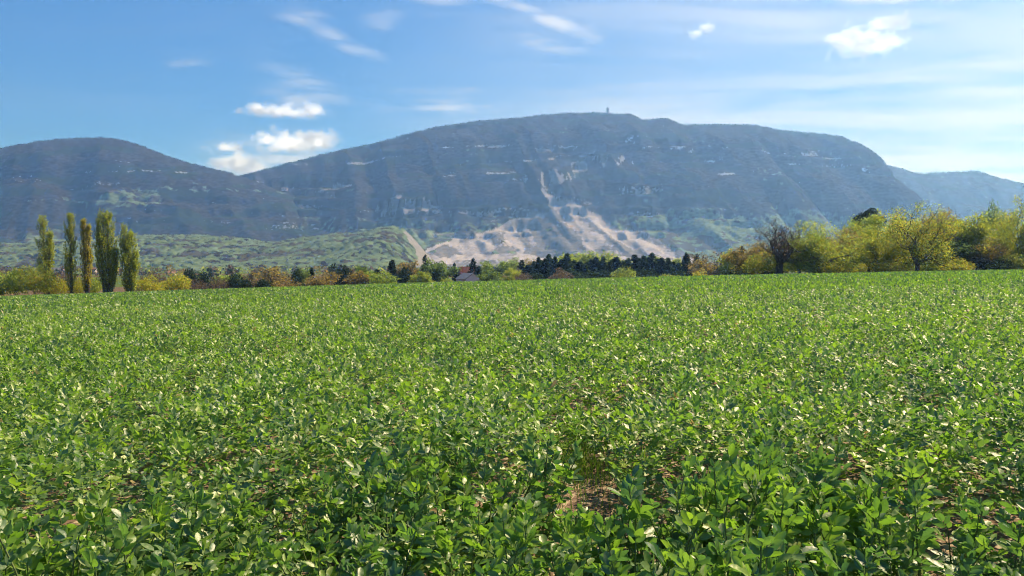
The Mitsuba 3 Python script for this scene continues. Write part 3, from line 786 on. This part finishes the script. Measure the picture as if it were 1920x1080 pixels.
plant(1307, 475, 20, 440, 'conifer', 'conifer', 'smaller of the two lone firs right of the conifer row')
# the wood at the right end of the field
WOOD = [
    (1412, 452, 76, 216, 'olive', 'broadleaf_tree', 'olive rounded tree at the left foot of the leafless tree', 'tree'),
    (1430, 470, 66, 204, 'mixed_bush', 'bush', 'tall yellow-green bush under the leafless tree', 'bush'),
    (1462, 398, 140, 203, 'bare', 'bare_tree', 'dark leafless tree at the left end of the wood', 'tree'),
    (1540, 415, 128, 204, 'golden', 'broadleaf_tree', 'yellow-brown many-stemmed tree right of the leafless one', 'tree'),
    (1500, 440, 66, 214, 'lime', 'broadleaf_tree', 'bright yellow-green tree between the leafless one and many-stemmed one', 'tree'),
    (1580, 428, 76, 214, 'orange', 'broadleaf_tree', 'olive-brown tree behind the right side of the many-stemmed one', 'tree'),
    (1632, 382, 78, 262, 'umbrella_pine', 'pine_tree', 'black-green pine whose flat dark crown tops the wood', 'tree'),
    (1630, 402, 88, 230, 'lime', 'broadleaf_tree', 'fresh green tree just under the black-green pine', 'tree'),
    (1645, 424, 96, 206, 'golden', 'broadleaf_tree', 'golden tree in the middle of the wood, left of the big dark trunk', 'tree'),
    (1612, 494, 26, 195, 'yellow_bush', 'bush', 'small glowing yellow bush low at the edge of the wood', 'bush'),
    (1570, 490, 70, 200, 'mixed_bush', 'bush', 'shadowy undergrowth bush below the many-stemmed tree', 'bush'),
    (1660, 488, 84, 199, 'mixed_bush', 'bush', 'olive undergrowth bush left of the big spreading trunk', 'bush'),
    (1722, 381, 150, 197, 'mighty', 'broadleaf_tree', 'largest spreading tree with thick dark forked trunk and thin golden leaves', 'tree'),
    (1690, 410, 80, 226, 'golden', 'broadleaf_tree', 'ochre tree behind the left limbs of the largest tree', 'tree'),
    (1765, 392, 66, 236, 'olive', 'broadleaf_tree', 'olive-brown tree behind the right limbs of the largest tree', 'tree'),
    (1775, 450, 76, 206, 'green', 'broadleaf_tree', 'leafy green tree under the right side of the largest tree', 'tree'),
    (1822, 400, 96, 208, 'lime', 'broadleaf_tree', 'bright lime tree with rounded top in the right part of the wood', 'tree'),
    (1800, 388, 60, 290, 'bare', 'bare_tree', 'bluish leafless tree rising behind the bright lime tree', 'tree'),
    (1868, 382, 56, 262, 'green', 'broadleaf_tree', 'tall thin grey-green tree standing clear above the wood', 'tree'),
    (1845, 440, 84, 205, 'olive', 'broadleaf_tree', 'olive tree before the bright lime one', 'tree'),
    (1880, 418, 70, 214, 'golden', 'broadleaf_tree', 'golden-brown tree below the tall grey-green one', 'tree'),
    (1922, 374, 84, 206, 'golden', 'broadleaf_tree', 'tall brown-green tree cut by the right border of the view', 'tree'),
    (1975, 380, 110, 214, 'lime', 'broadleaf_tree', 'green tree just past the right end of the view', 'tree'),
    (1800, 484, 56, 199, 'yellow_bush', 'bush', 'yellow shrub at the field edge under the bright lime tree', 'bush'),
    (1858, 488, 62, 197, 'dark_bush', 'bush', 'dark shrub at the field edge near the right end of the wood', 'bush'),
    (1740, 494, 60, 203, 'green_bush', 'bush', 'green shrub right behind the big spreading trunk', 'bush'),
    (1425, 500, 70, 232, 'dark_bush', 'bush', 'dark underwood bush behind the tall yellow-green bush', 'bush'),
    (1490, 478, 80, 228, 'mixed_bush', 'bush', 'underwood bush seen behind the leafless tree trunk', 'bush'),
    (1560, 470, 90, 232, 'dark_bush', 'bush', 'dark underwood between the trunks of the many-stemmed tree', 'bush'),
    (1640, 474, 90, 236, 'mixed_bush', 'bush', 'shaded underwood below the golden tree', 'bush'),
    (1710, 462, 96, 232, 'green_bush', 'bush', 'green underwood seen between the limbs of the largest tree', 'bush'),
    (1790, 458, 90, 236, 'dark_bush', 'bush', 'dark underwood right of the largest tree', 'bush'),
    (1870, 456, 96, 234, 'mixed_bush', 'bush', 'shaded underwood behind the dark shrub', 'bush'),
    (1940, 470, 80, 226, 'dark_bush', 'bush', 'dark underwood at the right border of the view', 'bush'),
    (1905, 470, 70, 200, 'mixed_bush', 'bush', 'brown-green shrub under the tree at the right border', 'bush')]
for row in WOOD:
    plant(*row)

# the hazy woods on the plain towards the mountain: one mass
rng = np.random.default_rng(77)
at, hue = [], []
for _ in range(420):
    wy = rng.uniform(700, 1900)
    wx = rng.uniform(-0.68, 0.5) * wy
    w, h = rng.uniform(4, 8), rng.uniform(6, 13)
    p = unit(rng.normal(size=(45, 3))) * rng.uniform(0.4, 1, (45, 1)) ** 0.4 * [w, w, h * 0.5]
    at.append(p + [wx, wy, float(ground_z(wx, wy)) + h * 0.5])
    hue.append(np.full(45, rng.choice([0.05, 0.3, 0.45, 0.76, 0.92, 1.0])))
wv, wf, wuv = cards(rng, np.vstack(at), 2.6, np.concatenate(hue), 0.04)
scene['distant_woods'] = mikit.ply((wv, wf), 'foliage_material', smooth=False, uv=wuv)
tag('distant_woods', 'hazy mixed woods scattered over the plain before the mountain', 'woods', kind='stuff')

# ------------------------------------------------------------------ buildings


def box(sx, sy, sz, x=0, y=0, z=0):
    m = trimesh.creation.box([sx, sy, sz])
    m.apply_translation([x, y, z])
    return m


def house(px, base, Y, w, d, eave, rise, turn, wall, roof, label, name='house', chimney=True, windows=3):
    x = (px - 960) / 1507.0 * Y
    z = float(ground_z(x, Y)) - 0.3 if base is None else base
    key = thing(name, label, 'house')
    m = T().translate([x, Y, z]).rotate([0, 0, 1], turn)
    hw, hd = w / 2, d / 2
    v = [[-hw, -hd, 0], [hw, -hd, 0], [hw, hd, 0], [-hw, hd, 0], [-hw, -hd, eave], [hw, -hd, eave], [hw, hd, eave], [-hw, hd, eave], [-hw, 0, eave + rise], [hw, 0, eave + rise]]
    f = [[0, 1, 5], [0, 5, 4], [1, 2, 6], [1, 6, 5], [2, 3, 7], [2, 7, 6], [3, 0, 4], [3, 4, 7], [4, 8, 7], [5, 6, 9], [4, 5, 9], [4, 9, 8], [6, 7, 8], [6, 8, 9]]
    scene[key + '__wall'] = {**mikit.ply((np.array(v, float), np.array(f)), wall), 'to_world': m}
    parts = []
    slope = math.atan2(rise, hd)
    for s in (-1, 1):
        length = math.hypot(rise, hd) + 0.7
        b = trimesh.creation.box([w + 0.9, length, 0.22])
        b.apply_transform(trimesh.transformations.rotation_matrix(-s * slope, [1, 0, 0]))
        b.apply_translation([0, s * (hd / 2 + 0.22), eave + rise / 2 + 0.02])
        parts.append(b)
    scene[key + '__roof'] = {**mikit.ply(trimesh.util.concatenate(parts), roof), 'to_world': m}
    if chimney:
        scene[key + '__roof__chimney'] = {**mikit.ply(box(0.7, 0.7, 1.8, w * 0.22, hd * 0.35, eave + rise * 0.65 + 0.7), 'brown_plaster_material'), 'to_world': m}
    k = 0
    for i in range(windows):
        for level in range(max(1, int(eave // 2.7))):
            wx = (i + 0.5) / windows * w - hw
            name_ = key + '__window' + (f'_{k:03d}' if k else '')
            scene[name_] = {**mikit.ply(box(1.1, 0.08, 1.25, wx, -hd - 0.02, 1.6 + 2.7 * level), 'window_material'), 'to_world': m}
            k += 1
    for s in (-1, 1):
        name_ = key + '__window' + (f'_{k:03d}' if k else '')
        scene[name_] = {**mikit.ply(box(0.08, 1.1, 1.25, s * (hw + 0.02), -hd * 0.4, 1.7), 'window_material'), 'to_world': m}
        k += 1
    scene[key + '__door'] = {**mikit.ply(box(1.0, 0.1, 2.1, w * 0.12, -hd - 0.02, 1.05), 'timber_material'), 'to_world': m}
    return key


house(878, None, 410, 11, 8.5, 4.6, 2.8, -60, 'plaster_material', 'slate_material', 'house with pale plaster gable and grey slate roof at the field edge')
house(880, None, 500, 12, 9, 6.4, 4.2, 15, 'brown_plaster_material', 'tile_material', 'house with dark red-brown roof behind the grey-roofed house')
house(806, None, 450, 8, 7, 7.4, 3.8, 30, 'brown_plaster_material', 'tile_material', 'narrow brown house behind the pointed dark conifer')
house(108, None, 1000, 14, 10, 6.0, 3.0, 10, 'plaster_material', 'slate_material', 'pale house glimpsed between the first two poplars')
house(174, None, 1050, 12, 9, 6.0, 3.0, -12, 'plaster_material', 'orange_tile_material', 'small house with reddish roof glimpsed left of the widest poplar')
house(322, None, 900, 8, 7, 3.4, 2.2, 8, 'plaster_material', 'orange_tile_material', 'house with orange roof just above the golden bush')
SADDLE = min((abs(MX_ / MY_ * 1507 + 960 - 535) + abs(500 - (MZ_ - EYE) / MY_ * 1507 - 360), MX_, MY_, MZ_) for MX_, MY_, MZ_ in zip(*[a.ravel()[::3] for a in MOUNTAIN_GRID]))
house(SADDLE[1] / SADDLE[2] * 1507 + 960, SADDLE[3] - 3, SADDLE[2] - 8, 30, 16, 12, 7, 5, 'plaster_material', 'slate_material', 'white building on the saddle between the two mountains', chimney=False, windows=6)

# the mast on the summit
key = thing('radio_tower', 'small radio tower with a thick head on the mountain summit', 'tower')
SUMMIT = max((z_ / y_, x_, y_, z_) for x_, y_, z_ in zip(*[a[:, 352].tolist() for a in MOUNTAIN_GRID]))
m = T().translate([SUMMIT[1], SUMMIT[2], SUMMIT[3] - 6])
scene[key + '__shaft'] = {**mikit.ply(trimesh.creation.cylinder(6.5, 30, sections=12, transform=trimesh.transformations.translation_matrix([0, 0, 13])), 'concrete_material'), 'to_world': m}
scene[key + '__head'] = {**mikit.ply(trimesh.creation.cylinder(9.0, 11, sections=14, transform=trimesh.transformations.translation_matrix([0, 0, 27])), 'concrete_material'), 'to_world': m}
scene[key + '__antenna'] = {**mikit.ply(trimesh.creation.cylinder(2.2, 6, sections=8, transform=trimesh.transformations.translation_matrix([0, 0, 37])), 'concrete_material'), 'to_world': m}

# ------------------------------------------------------------------ the bean field
# bare places: (x, y, half width, half depth, how low plants stay there 0..1)
GAPS = [(0.54, 5.7, 0.34, 1.35, 0.02), (0.48, 4.4, 0.3, 0.6, 0.35), (0.95, 4.85, 0.22, 0.5, 0.05), (1.95, 4.75, 0.30, 0.45, 0.10), (2.45, 4.3, 0.35, 0.35, 0.12), (-2.60, 5.9, 0.30, 0.36, 0.15), (-1.30, 7.9, 0.30, 0.5, 0.05), (-2.35, 5.0, 0.18, 0.25, 0.4), (-1.95, 5.35, 0.2, 0.3, 0.45),
        (-3.3, 7.6, 0.3, 0.5, 0.2), (0.15, 6.2, 0.15, 0.2, 0.1), (-2.3, 9.3, 0.3, 0.5, 0.2), (3.6, 7.2, 0.25, 0.5, 0.25)]


def vigour(x, y):
    """How tall the beans stand, 0..1."""
    h = 0.53 + 1.9 * (npfbm(x / 0.8, y / 0.95, 3, 71) - 0.5) + 0.4 * (npfbm(x / 7, y / 9, 2, 73) - 0.5)
    h = 0.12 + 1.12 * np.clip(h, 0, 1)
    for gx, gy, a, b, low in GAPS:
        r = ((x - gx) / a) ** 2 + ((y - gy) / b) ** 2
        h = h * (1 - (1 - low) * (1 - sstep(0.55, 1.7, r)))
    return np.clip(h, 0, 1)


def leaflet_mesh(L, W, cup, curl):
    t = np.array([0.0, 0.2, 0.5, 0.8, 1.0])
    hw = np.array([0.0, 0.78, 1.0, 0.72, 0.0]) * W / 2
    v = [[0, 0, 0]]
    for k in (1, 2, 3):
        x, z = t[k] * L, -curl * L * t[k] ** 2
        v += [[x, -hw[k], z + cup * hw[k]], [x, 0, z], [x, hw[k], z + cup * hw[k]]]
    v.append([L, 0, -curl * L])
    f = [[0, 1, 2], [0, 2, 3]]
    for k in (0, 1):
        a = 1 + 3 * k
        f += [[a, a + 3, a + 4], [a, a + 4, a + 1], [a + 1, a + 4, a + 5], [a + 1, a + 5, a + 2]]
    f += [[7, 10, 8], [8, 10, 9]]
    return np.array(v), np.array(f)


def rot(axis, a):
    return trimesh.transformations.rotation_matrix(a, axis)[:3, :3]


def compound_leaf(rng, size, fold, tone, fresh):
    """One bean leaf: a rachis with two or three pairs of leaflets. Along +x, upper side +z."""
    V, F, UV, at = [], [], [], 0
    pairs = 2 if rng.uniform() < 0.6 else 3
    for i in range(pairs):
        t = (0.35, 0.72, 1.0)[i] if pairs == 3 else (0.5, 1.0)[i]
        for s in (-1, 1):
            v, f = leaflet_mesh(size * rng.uniform(0.85, 1.15), size * rng.uniform(0.44, 0.60), rng.uniform(0.15, 0.7), rng.uniform(-0.08, 0.30))
            yaw = s * (rng.uniform(0.75, 1.2) if i < pairs - 1 else rng.uniform(0.25, 0.7))
            R = rot([0, 0, 1], yaw) @ rot([0, 1, 0], rng.uniform(-0.5, 0.25)) @ rot([1, 0, 0], -s * fold + rng.normal() * 0.35)
            V.append(v @ R.T + [t * size * 1.0, 0, 0])
            F.append(f + at)
            at += len(v)
            UV.append(np.tile([np.clip(tone + 0.18 * rng.normal(), 0, 1), fresh + 0.12 * rng.normal()], (len(v), 1)))
    tv, tf = tubes(np.array([[0, 0, 0, size, 0, 0, 0.0022, 0.0012]]), 3)
    V.append(tv), F.append(tf + at), UV.append(np.tile([tone, 0.6], (len(tv), 1)))
    return np.vstack(V), np.vstack(F), np.vstack(UV)


def bean_plant(seed):
    """One plant of unit height class: stems and leaves, each leaf a mesh of its own."""
    rng = np.random.default_rng(seed)
    stems, leaves = [], []
    base_tone = rng.uniform(0.1, 0.9)
    base_fresh = np.clip(rng.normal(0.48, 0.30), 0, 1)
    big = rng.uniform(0.78, 1.12)
    for k in range(rng.integers(2, 5)):
        H = 0.60 * rng.uniform(0.78, 1.06)
        a, lean = rng.uniform(0, 6.28), rng.uniform(0.03, 0.16)
        off = np.array([math.cos(a) * 0.03, math.sin(a) * 0.03, 0])
        pt = lambda t: off + np.array([math.cos(a) * lean * t * (0.5 + t), math.sin(a) * lean * t * (0.5 + t), H * t])
        ts = np.linspace(0, 1, 6)
        stems.append(tubes(np.array([[*(pt(p) - (0, 0, 0.03 * (p == 0))), *pt(q), 0.0055 * (1 - 0.5 * p), 0.0055 * (1 - 0.5 * q)] for p, q in zip(ts[:-1], ts[1:])]), 4))
        n = rng.integers(9, 13)
        phi = rng.uniform(0, 6.28)
        for i in range(n):
            t = 0.28 + 0.74 * (i + rng.uniform(0, 0.4)) / n
            phi += math.pi + rng.normal() * 0.45
            size = 0.060 * big * rng.uniform(0.75, 1.2) * np.interp(t, [0.2, 0.6, 0.9, 1.05], [0.85, 1.1, 0.95, 0.6])
            pitch = np.interp(t, [0.25, 0.7, 1.0], [0.05, 0.40, 0.95]) + rng.normal() * 0.32
            fold = np.interp(t, [0.3, 1.0], [0.1, 0.6])
            withered = rng.uniform() < 0.005
            v, f, uv = compound_leaf(rng, size, fold, np.clip(base_tone + 0.2 * rng.normal(), 0, 1), 1.9 if withered else np.clip(base_fresh + 0.25 * (t - 0.6) + 0.30 * rng.normal(), 0, 1.2))
            R = rot([0, 0, 1], phi) @ rot([0, 1, 0], -pitch) @ rot([1, 0, 0], rng.normal() * 0.5)
            leaves.append((v @ R.T + pt(min(t, 1.0)), f, uv))
    return stems, leaves


PLANTS = []
for s in range(14):
    st, lv = bean_plant(500 + s)
    PLANTS.append(([mikit.ply(x, 'stem_material', smooth=True) for x in st], [mikit.ply((v, f), 'bean_leaf_material', smooth=True, uv=uv) for v, f, uv in lv]))


def scatter(y0, y1, spacing, rng, margin=1.25):
    """Jittered places inside the view (and a margin of about a step) between two distances."""
    w = 0.637 * y1 + margin
    gx, gy = np.meshgrid(np.arange(-w, w, spacing), np.arange(y0, y1, spacing))
    x = gx.ravel() + rng.uniform(-0.5, 0.5, gx.size) * spacing
    y = gy.ravel() + rng.uniform(-0.5, 0.5, gx.size) * spacing
    keep = np.abs(x) < 0.637 * y + margin
    return x[keep], y[keep]


rng = np.random.default_rng(3)
x, y = scatter(1.9, 8.0, 0.212, rng, 0.9)
g = vigour(x, y)
ok = g > 0.13
x, y, g = x[ok], y[ok], g[ok]
order = np.argsort(np.hypot(x, y) + 100 * (np.abs(x) > 0.637 * y + 0.35))
NEAR = order[:300]
BEAN_LABEL = 'single bean plant with grey-green oval leaves in the nearest strip of the crop'
for k, i in enumerate(NEAR):
    key = thing('bean_plant', BEAN_LABEL, 'plant', 'nearest bean plants of the crop')
    st, lv = PLANTS[k * 5 % 14 if k % 3 else k % 14]
    s = 0.42 + 0.74 * g[i]
    m = T().translate([x[i], y[i], float(soil_z(x[i], y[i]))]).rotate([0, 0, 1], rng.uniform(0, 360)).rotate([1, 0, 0], rng.normal() * 5).scale([0.5 + 0.5 * s + 0.05] * 2 + [s])
    for part, list_ in (('stem', st), ('leaf', lv)):
        for j, d in enumerate(list_):
            scene[f'{key}__{part}' + (f'_{j:03d}' if j else '')] = {**d, 'to_world': m}
far_i = order[300:]
rest = (x[far_i], y[far_i])


# everything farther off: one crop
def crop(x, y, rng, n_leaf, n_let, size, quads, spread_, lift=0.0):
    """Leaves of many plants at once: each leaflet a bent kite of two or four triangles."""
    g = vigour(x, y)
    ok = g > 0.10 + 0.05 * rng.uniform(size=len(x))
    x, y, g = x[ok], y[ok], g[ok]
    P = len(x)
    h = 0.66 * (0.42 + 0.74 * g) * rng.uniform(0.85, 1.1, P)
    tone, fresh = rng.uniform(0.1, 0.9, P), np.clip(rng.normal(0.48, 0.30, P) + 0.5 * (npfbm(x / 5, y / 8, 3, 81) - 0.5), 0, 1)
    shp = (P, n_leaf)
    t = rng.uniform(0.35 + lift, 1.0, shp)
    phi = rng.uniform(0, 6.283, shp)
    out = rng.uniform(0.0, 1.0, shp) * spread_
    pitch = np.interp(t, [0.25, 0.7, 1.0], [0.1, 0.55, 1.15]) + rng.normal(size=shp) * 0.3
    base = np.stack([x[:, None] + np.cos(phi) * out, y[:, None] + np.sin(phi) * out, field_z(x, y)[:, None] + h[:, None] * t], -1)
    d = np.stack([np.cos(phi) * np.cos(pitch), np.sin(phi) * np.cos(pitch), np.sin(pitch)], -1)
    side = unit(np.stack([-np.sin(phi), np.cos(phi), np.zeros(shp)], -1) + 0.35 * rng.normal(size=shp + (3,)))
    nrm = unit(np.cross(d, side))
    lt = np.clip(tone[:, None] + 0.22 * rng.normal(size=shp), 0, 1)
    lf = np.clip(fresh[:, None] + 0.30 * rng.normal(size=shp) + 0.25 * (t - 0.6), 0, 1.2)
    lf = np.where(rng.uniform(size=shp) < 0.005, 1.9, lf)
    V, UV = [], []
    for k in range(n_let):
        sgn = 1 if k % 2 else -1
        along = 0.0 if n_let == 1 else (0.5 + 0.5 * (k // 2)) * size
        yaw = 0.0 if n_let == 1 else sgn * (0.95 if k < 2 else 0.45) + 0.2 * rng.normal(size=shp)
        roll = rng.normal(size=shp) * 0.45 + sgn * np.interp(t, [0.3, 1.0], [0.15, 0.8])
        c, s = np.cos(yaw)[..., None] if np.ndim(yaw) else 1.0, np.sin(yaw)[..., None] if np.ndim(yaw) else 0.0
        dd = d * c + side * s
        ss = side * c - d * s
        cr, sr = np.cos(roll)[..., None], np.sin(roll)[..., None]
        ss, nn = ss * cr + nrm * sr, nrm * cr - ss * sr
        L = size * rng.uniform(0.75, 1.25, shp)[..., None]
        W = L * rng.uniform(0.24, 0.33, shp)[..., None]
        cup, curl = rng.uniform(0.1, 0.5, shp)[..., None], rng.uniform(-0.05, 0.3, shp)[..., None]
        b = base + d * along
        mid = b + dd * L * 0.5 - nn * curl * L * 0.25
        l_, r_ = mid + ss * W + nn * cup * W, mid - ss * W + nn * cup * W
        tip = b + dd * L - nn * curl * L
        if quads == 4:
            V.append(np.stack([b, l_, mid, r_, tip], -2).reshape(-1, 5, 3))
        else:
            V.append(np.stack([b, l_, tip, r_], -2).reshape(-1, 4, 3))
        UV.append(np.stack([np.clip(lt + 0.15 * rng.normal(size=shp), 0, 1), lf + 0.08 * rng.normal(size=shp)], -1).reshape(-1, 2))
    V, UV = np.vstack(V), np.vstack(UV)
    n = V.shape[1]
    q = np.array([[0, 2, 1], [0, 3, 2], [1, 2, 4], [2, 3, 4]]) if quads == 4 else np.array([[0, 2, 1], [0, 3, 2]])
    F = (np.arange(len(V)) * n)[:, None, None] + q[None]
    return V.reshape(-1, 3), F.reshape(-1, 3), np.repeat(UV, n, 0)


def soft_crop(v, f, uv):
    return v, f, uv


pieces = []
rng = np.random.default_rng(4)
a, b = scatter(8.0, 16.0, 0.25, rng)
a, b = np.concatenate([rest[0], a]), np.concatenate([rest[1], b])
near = np.hypot(a, b) < 10.5
pieces.append(crop(a[near], b[near], rng, 22, 4, 0.061, 4, 0.12))
pieces.append(crop(a[~near], b[~near], rng, 20, 4, 0.064, 2, 0.12))
a, b = scatter(16.0, 40.0, 0.29, rng, 2.0)
pieces.append(crop(a, b, rng, 10, 3, 0.089, 2, 0.14, 0.12))
a, b = scatter(40.0, 90.0, 0.40, rng, 3.0)
pieces.append(crop(a, b, rng, 8, 1, 0.185, 2, 0.24, 0.25))
a, b = scatter(90.0, 184.0, 0.74, rng, 5.0)
pieces.append(crop(a, b, rng, 7, 1, 0.35, 2, 0.42, 0.28))
V, F, UV, off = [], [], [], 0
for v, f, uv in pieces:
    V.append(v), F.append(f + off), UV.append(uv)
    off += len(v)
scene['bean_crop'] = mikit.ply((np.vstack(V), np.vstack(F)), 'bean_leaf_material', smooth=True, uv=np.vstack(UV))
tag('bean_crop', 'dense green bean crop covering the field as far as the trees', 'crop', kind='stuff')
print('crop triangles', sum(len(p[1]) for p in pieces))

# yellowish weed grass behind the bare place, and straw lying on the soil
rng = np.random.default_rng(9)
segs = []
for cx, cy, sx, sy, n, hh in ((0.52, 6.9, 0.16, 0.5, 420, 0.30), (1.1, 5.3, 0.35, 0.4, 260, 0.14), (1.75, 4.3, 0.25, 0.25, 220, 0.12), (0.5, 5.2, 0.3, 0.5, 120, 0.10), (-0.9, 7.2, 0.5, 0.6, 200, 0.2), (3.4, 6.2, 0.5, 0.5, 260, 0.22)):
    for _ in range(n):
        bx, by = cx + rng.normal() * sx, cy + rng.normal() * sy
        z = float(field_z(bx, by))
        h = hh * rng.uniform(0.5, 1.2)
        d = rng.normal(size=2) * 0.35 * h
        p0, p1, p2 = np.array([bx, by, z - 0.01]), np.array([bx + d[0] * 0.35, by + d[1] * 0.35, z + h * 0.65]), np.array([bx + d[0], by + d[1], z + h])
        segs += [[*p0, *p1, 0.0022, 0.0018], [*p1, *p2, 0.0018, 0.0004]]
gv, gf = tubes(np.array(segs), 3)
scene['weed_grass'] = mikit.ply((gv, gf), 'bean_leaf_material', smooth=False, uv=np.stack([np.repeat(rng.uniform(0.5, 1, len(segs)), 6), np.repeat(rng.uniform(0.9, 1.35, len(segs)), 6)], 1))
tag('weed_grass', 'thin yellowish weed grass beside the bare soil patch', 'grass', kind='stuff')
segs = []
for gx, gy, ga, gb, _ in GAPS:
    for _ in range(int(500 * ga * gb * 4) + 40):
        bx, by = gx + rng.uniform(-1.3, 1.3) * ga, gy + rng.uniform(-1.3, 1.3) * gb
        a, L = rng.uniform(0, 3.14), rng.uniform(0.03, 0.12)
        z = float(soil_z(bx, by)) + 0.008
        segs.append([bx, by, z, bx + math.cos(a) * L, by + math.sin(a) * L, z + rng.uniform(-0.005, 0.03), 0.002, 0.0015])
sv, sf = tubes(np.array(segs), 3)
scene['straw_litter'] = mikit.ply((sv, sf), 'straw_material', smooth=False)
tag('straw_litter', 'dry straw stalks littering the bare soil between the beans', 'straw', kind='stuff')

# ------------------------------------------------------------------ air
scene['air'] = {'type': 'homogeneous', 'albedo': rgb(0.95, 0.95, 0.95), 'sigma_t': rgb(*HAZE_DENSITY), 'phase': {'type': 'hg', 'g': 0.45}}
scene['haze'] = {'type': 'cube', 'to_world': T().translate([500, 4000, 500]).scale([10500, 7600, 580]), 'bsdf': {'type': 'null'}, 'interior': {'type': 'ref', 'id': 'air'}}
tag('haze', 'thin blue haze lying over the plain before the mountain', 'haze', kind='stuff')
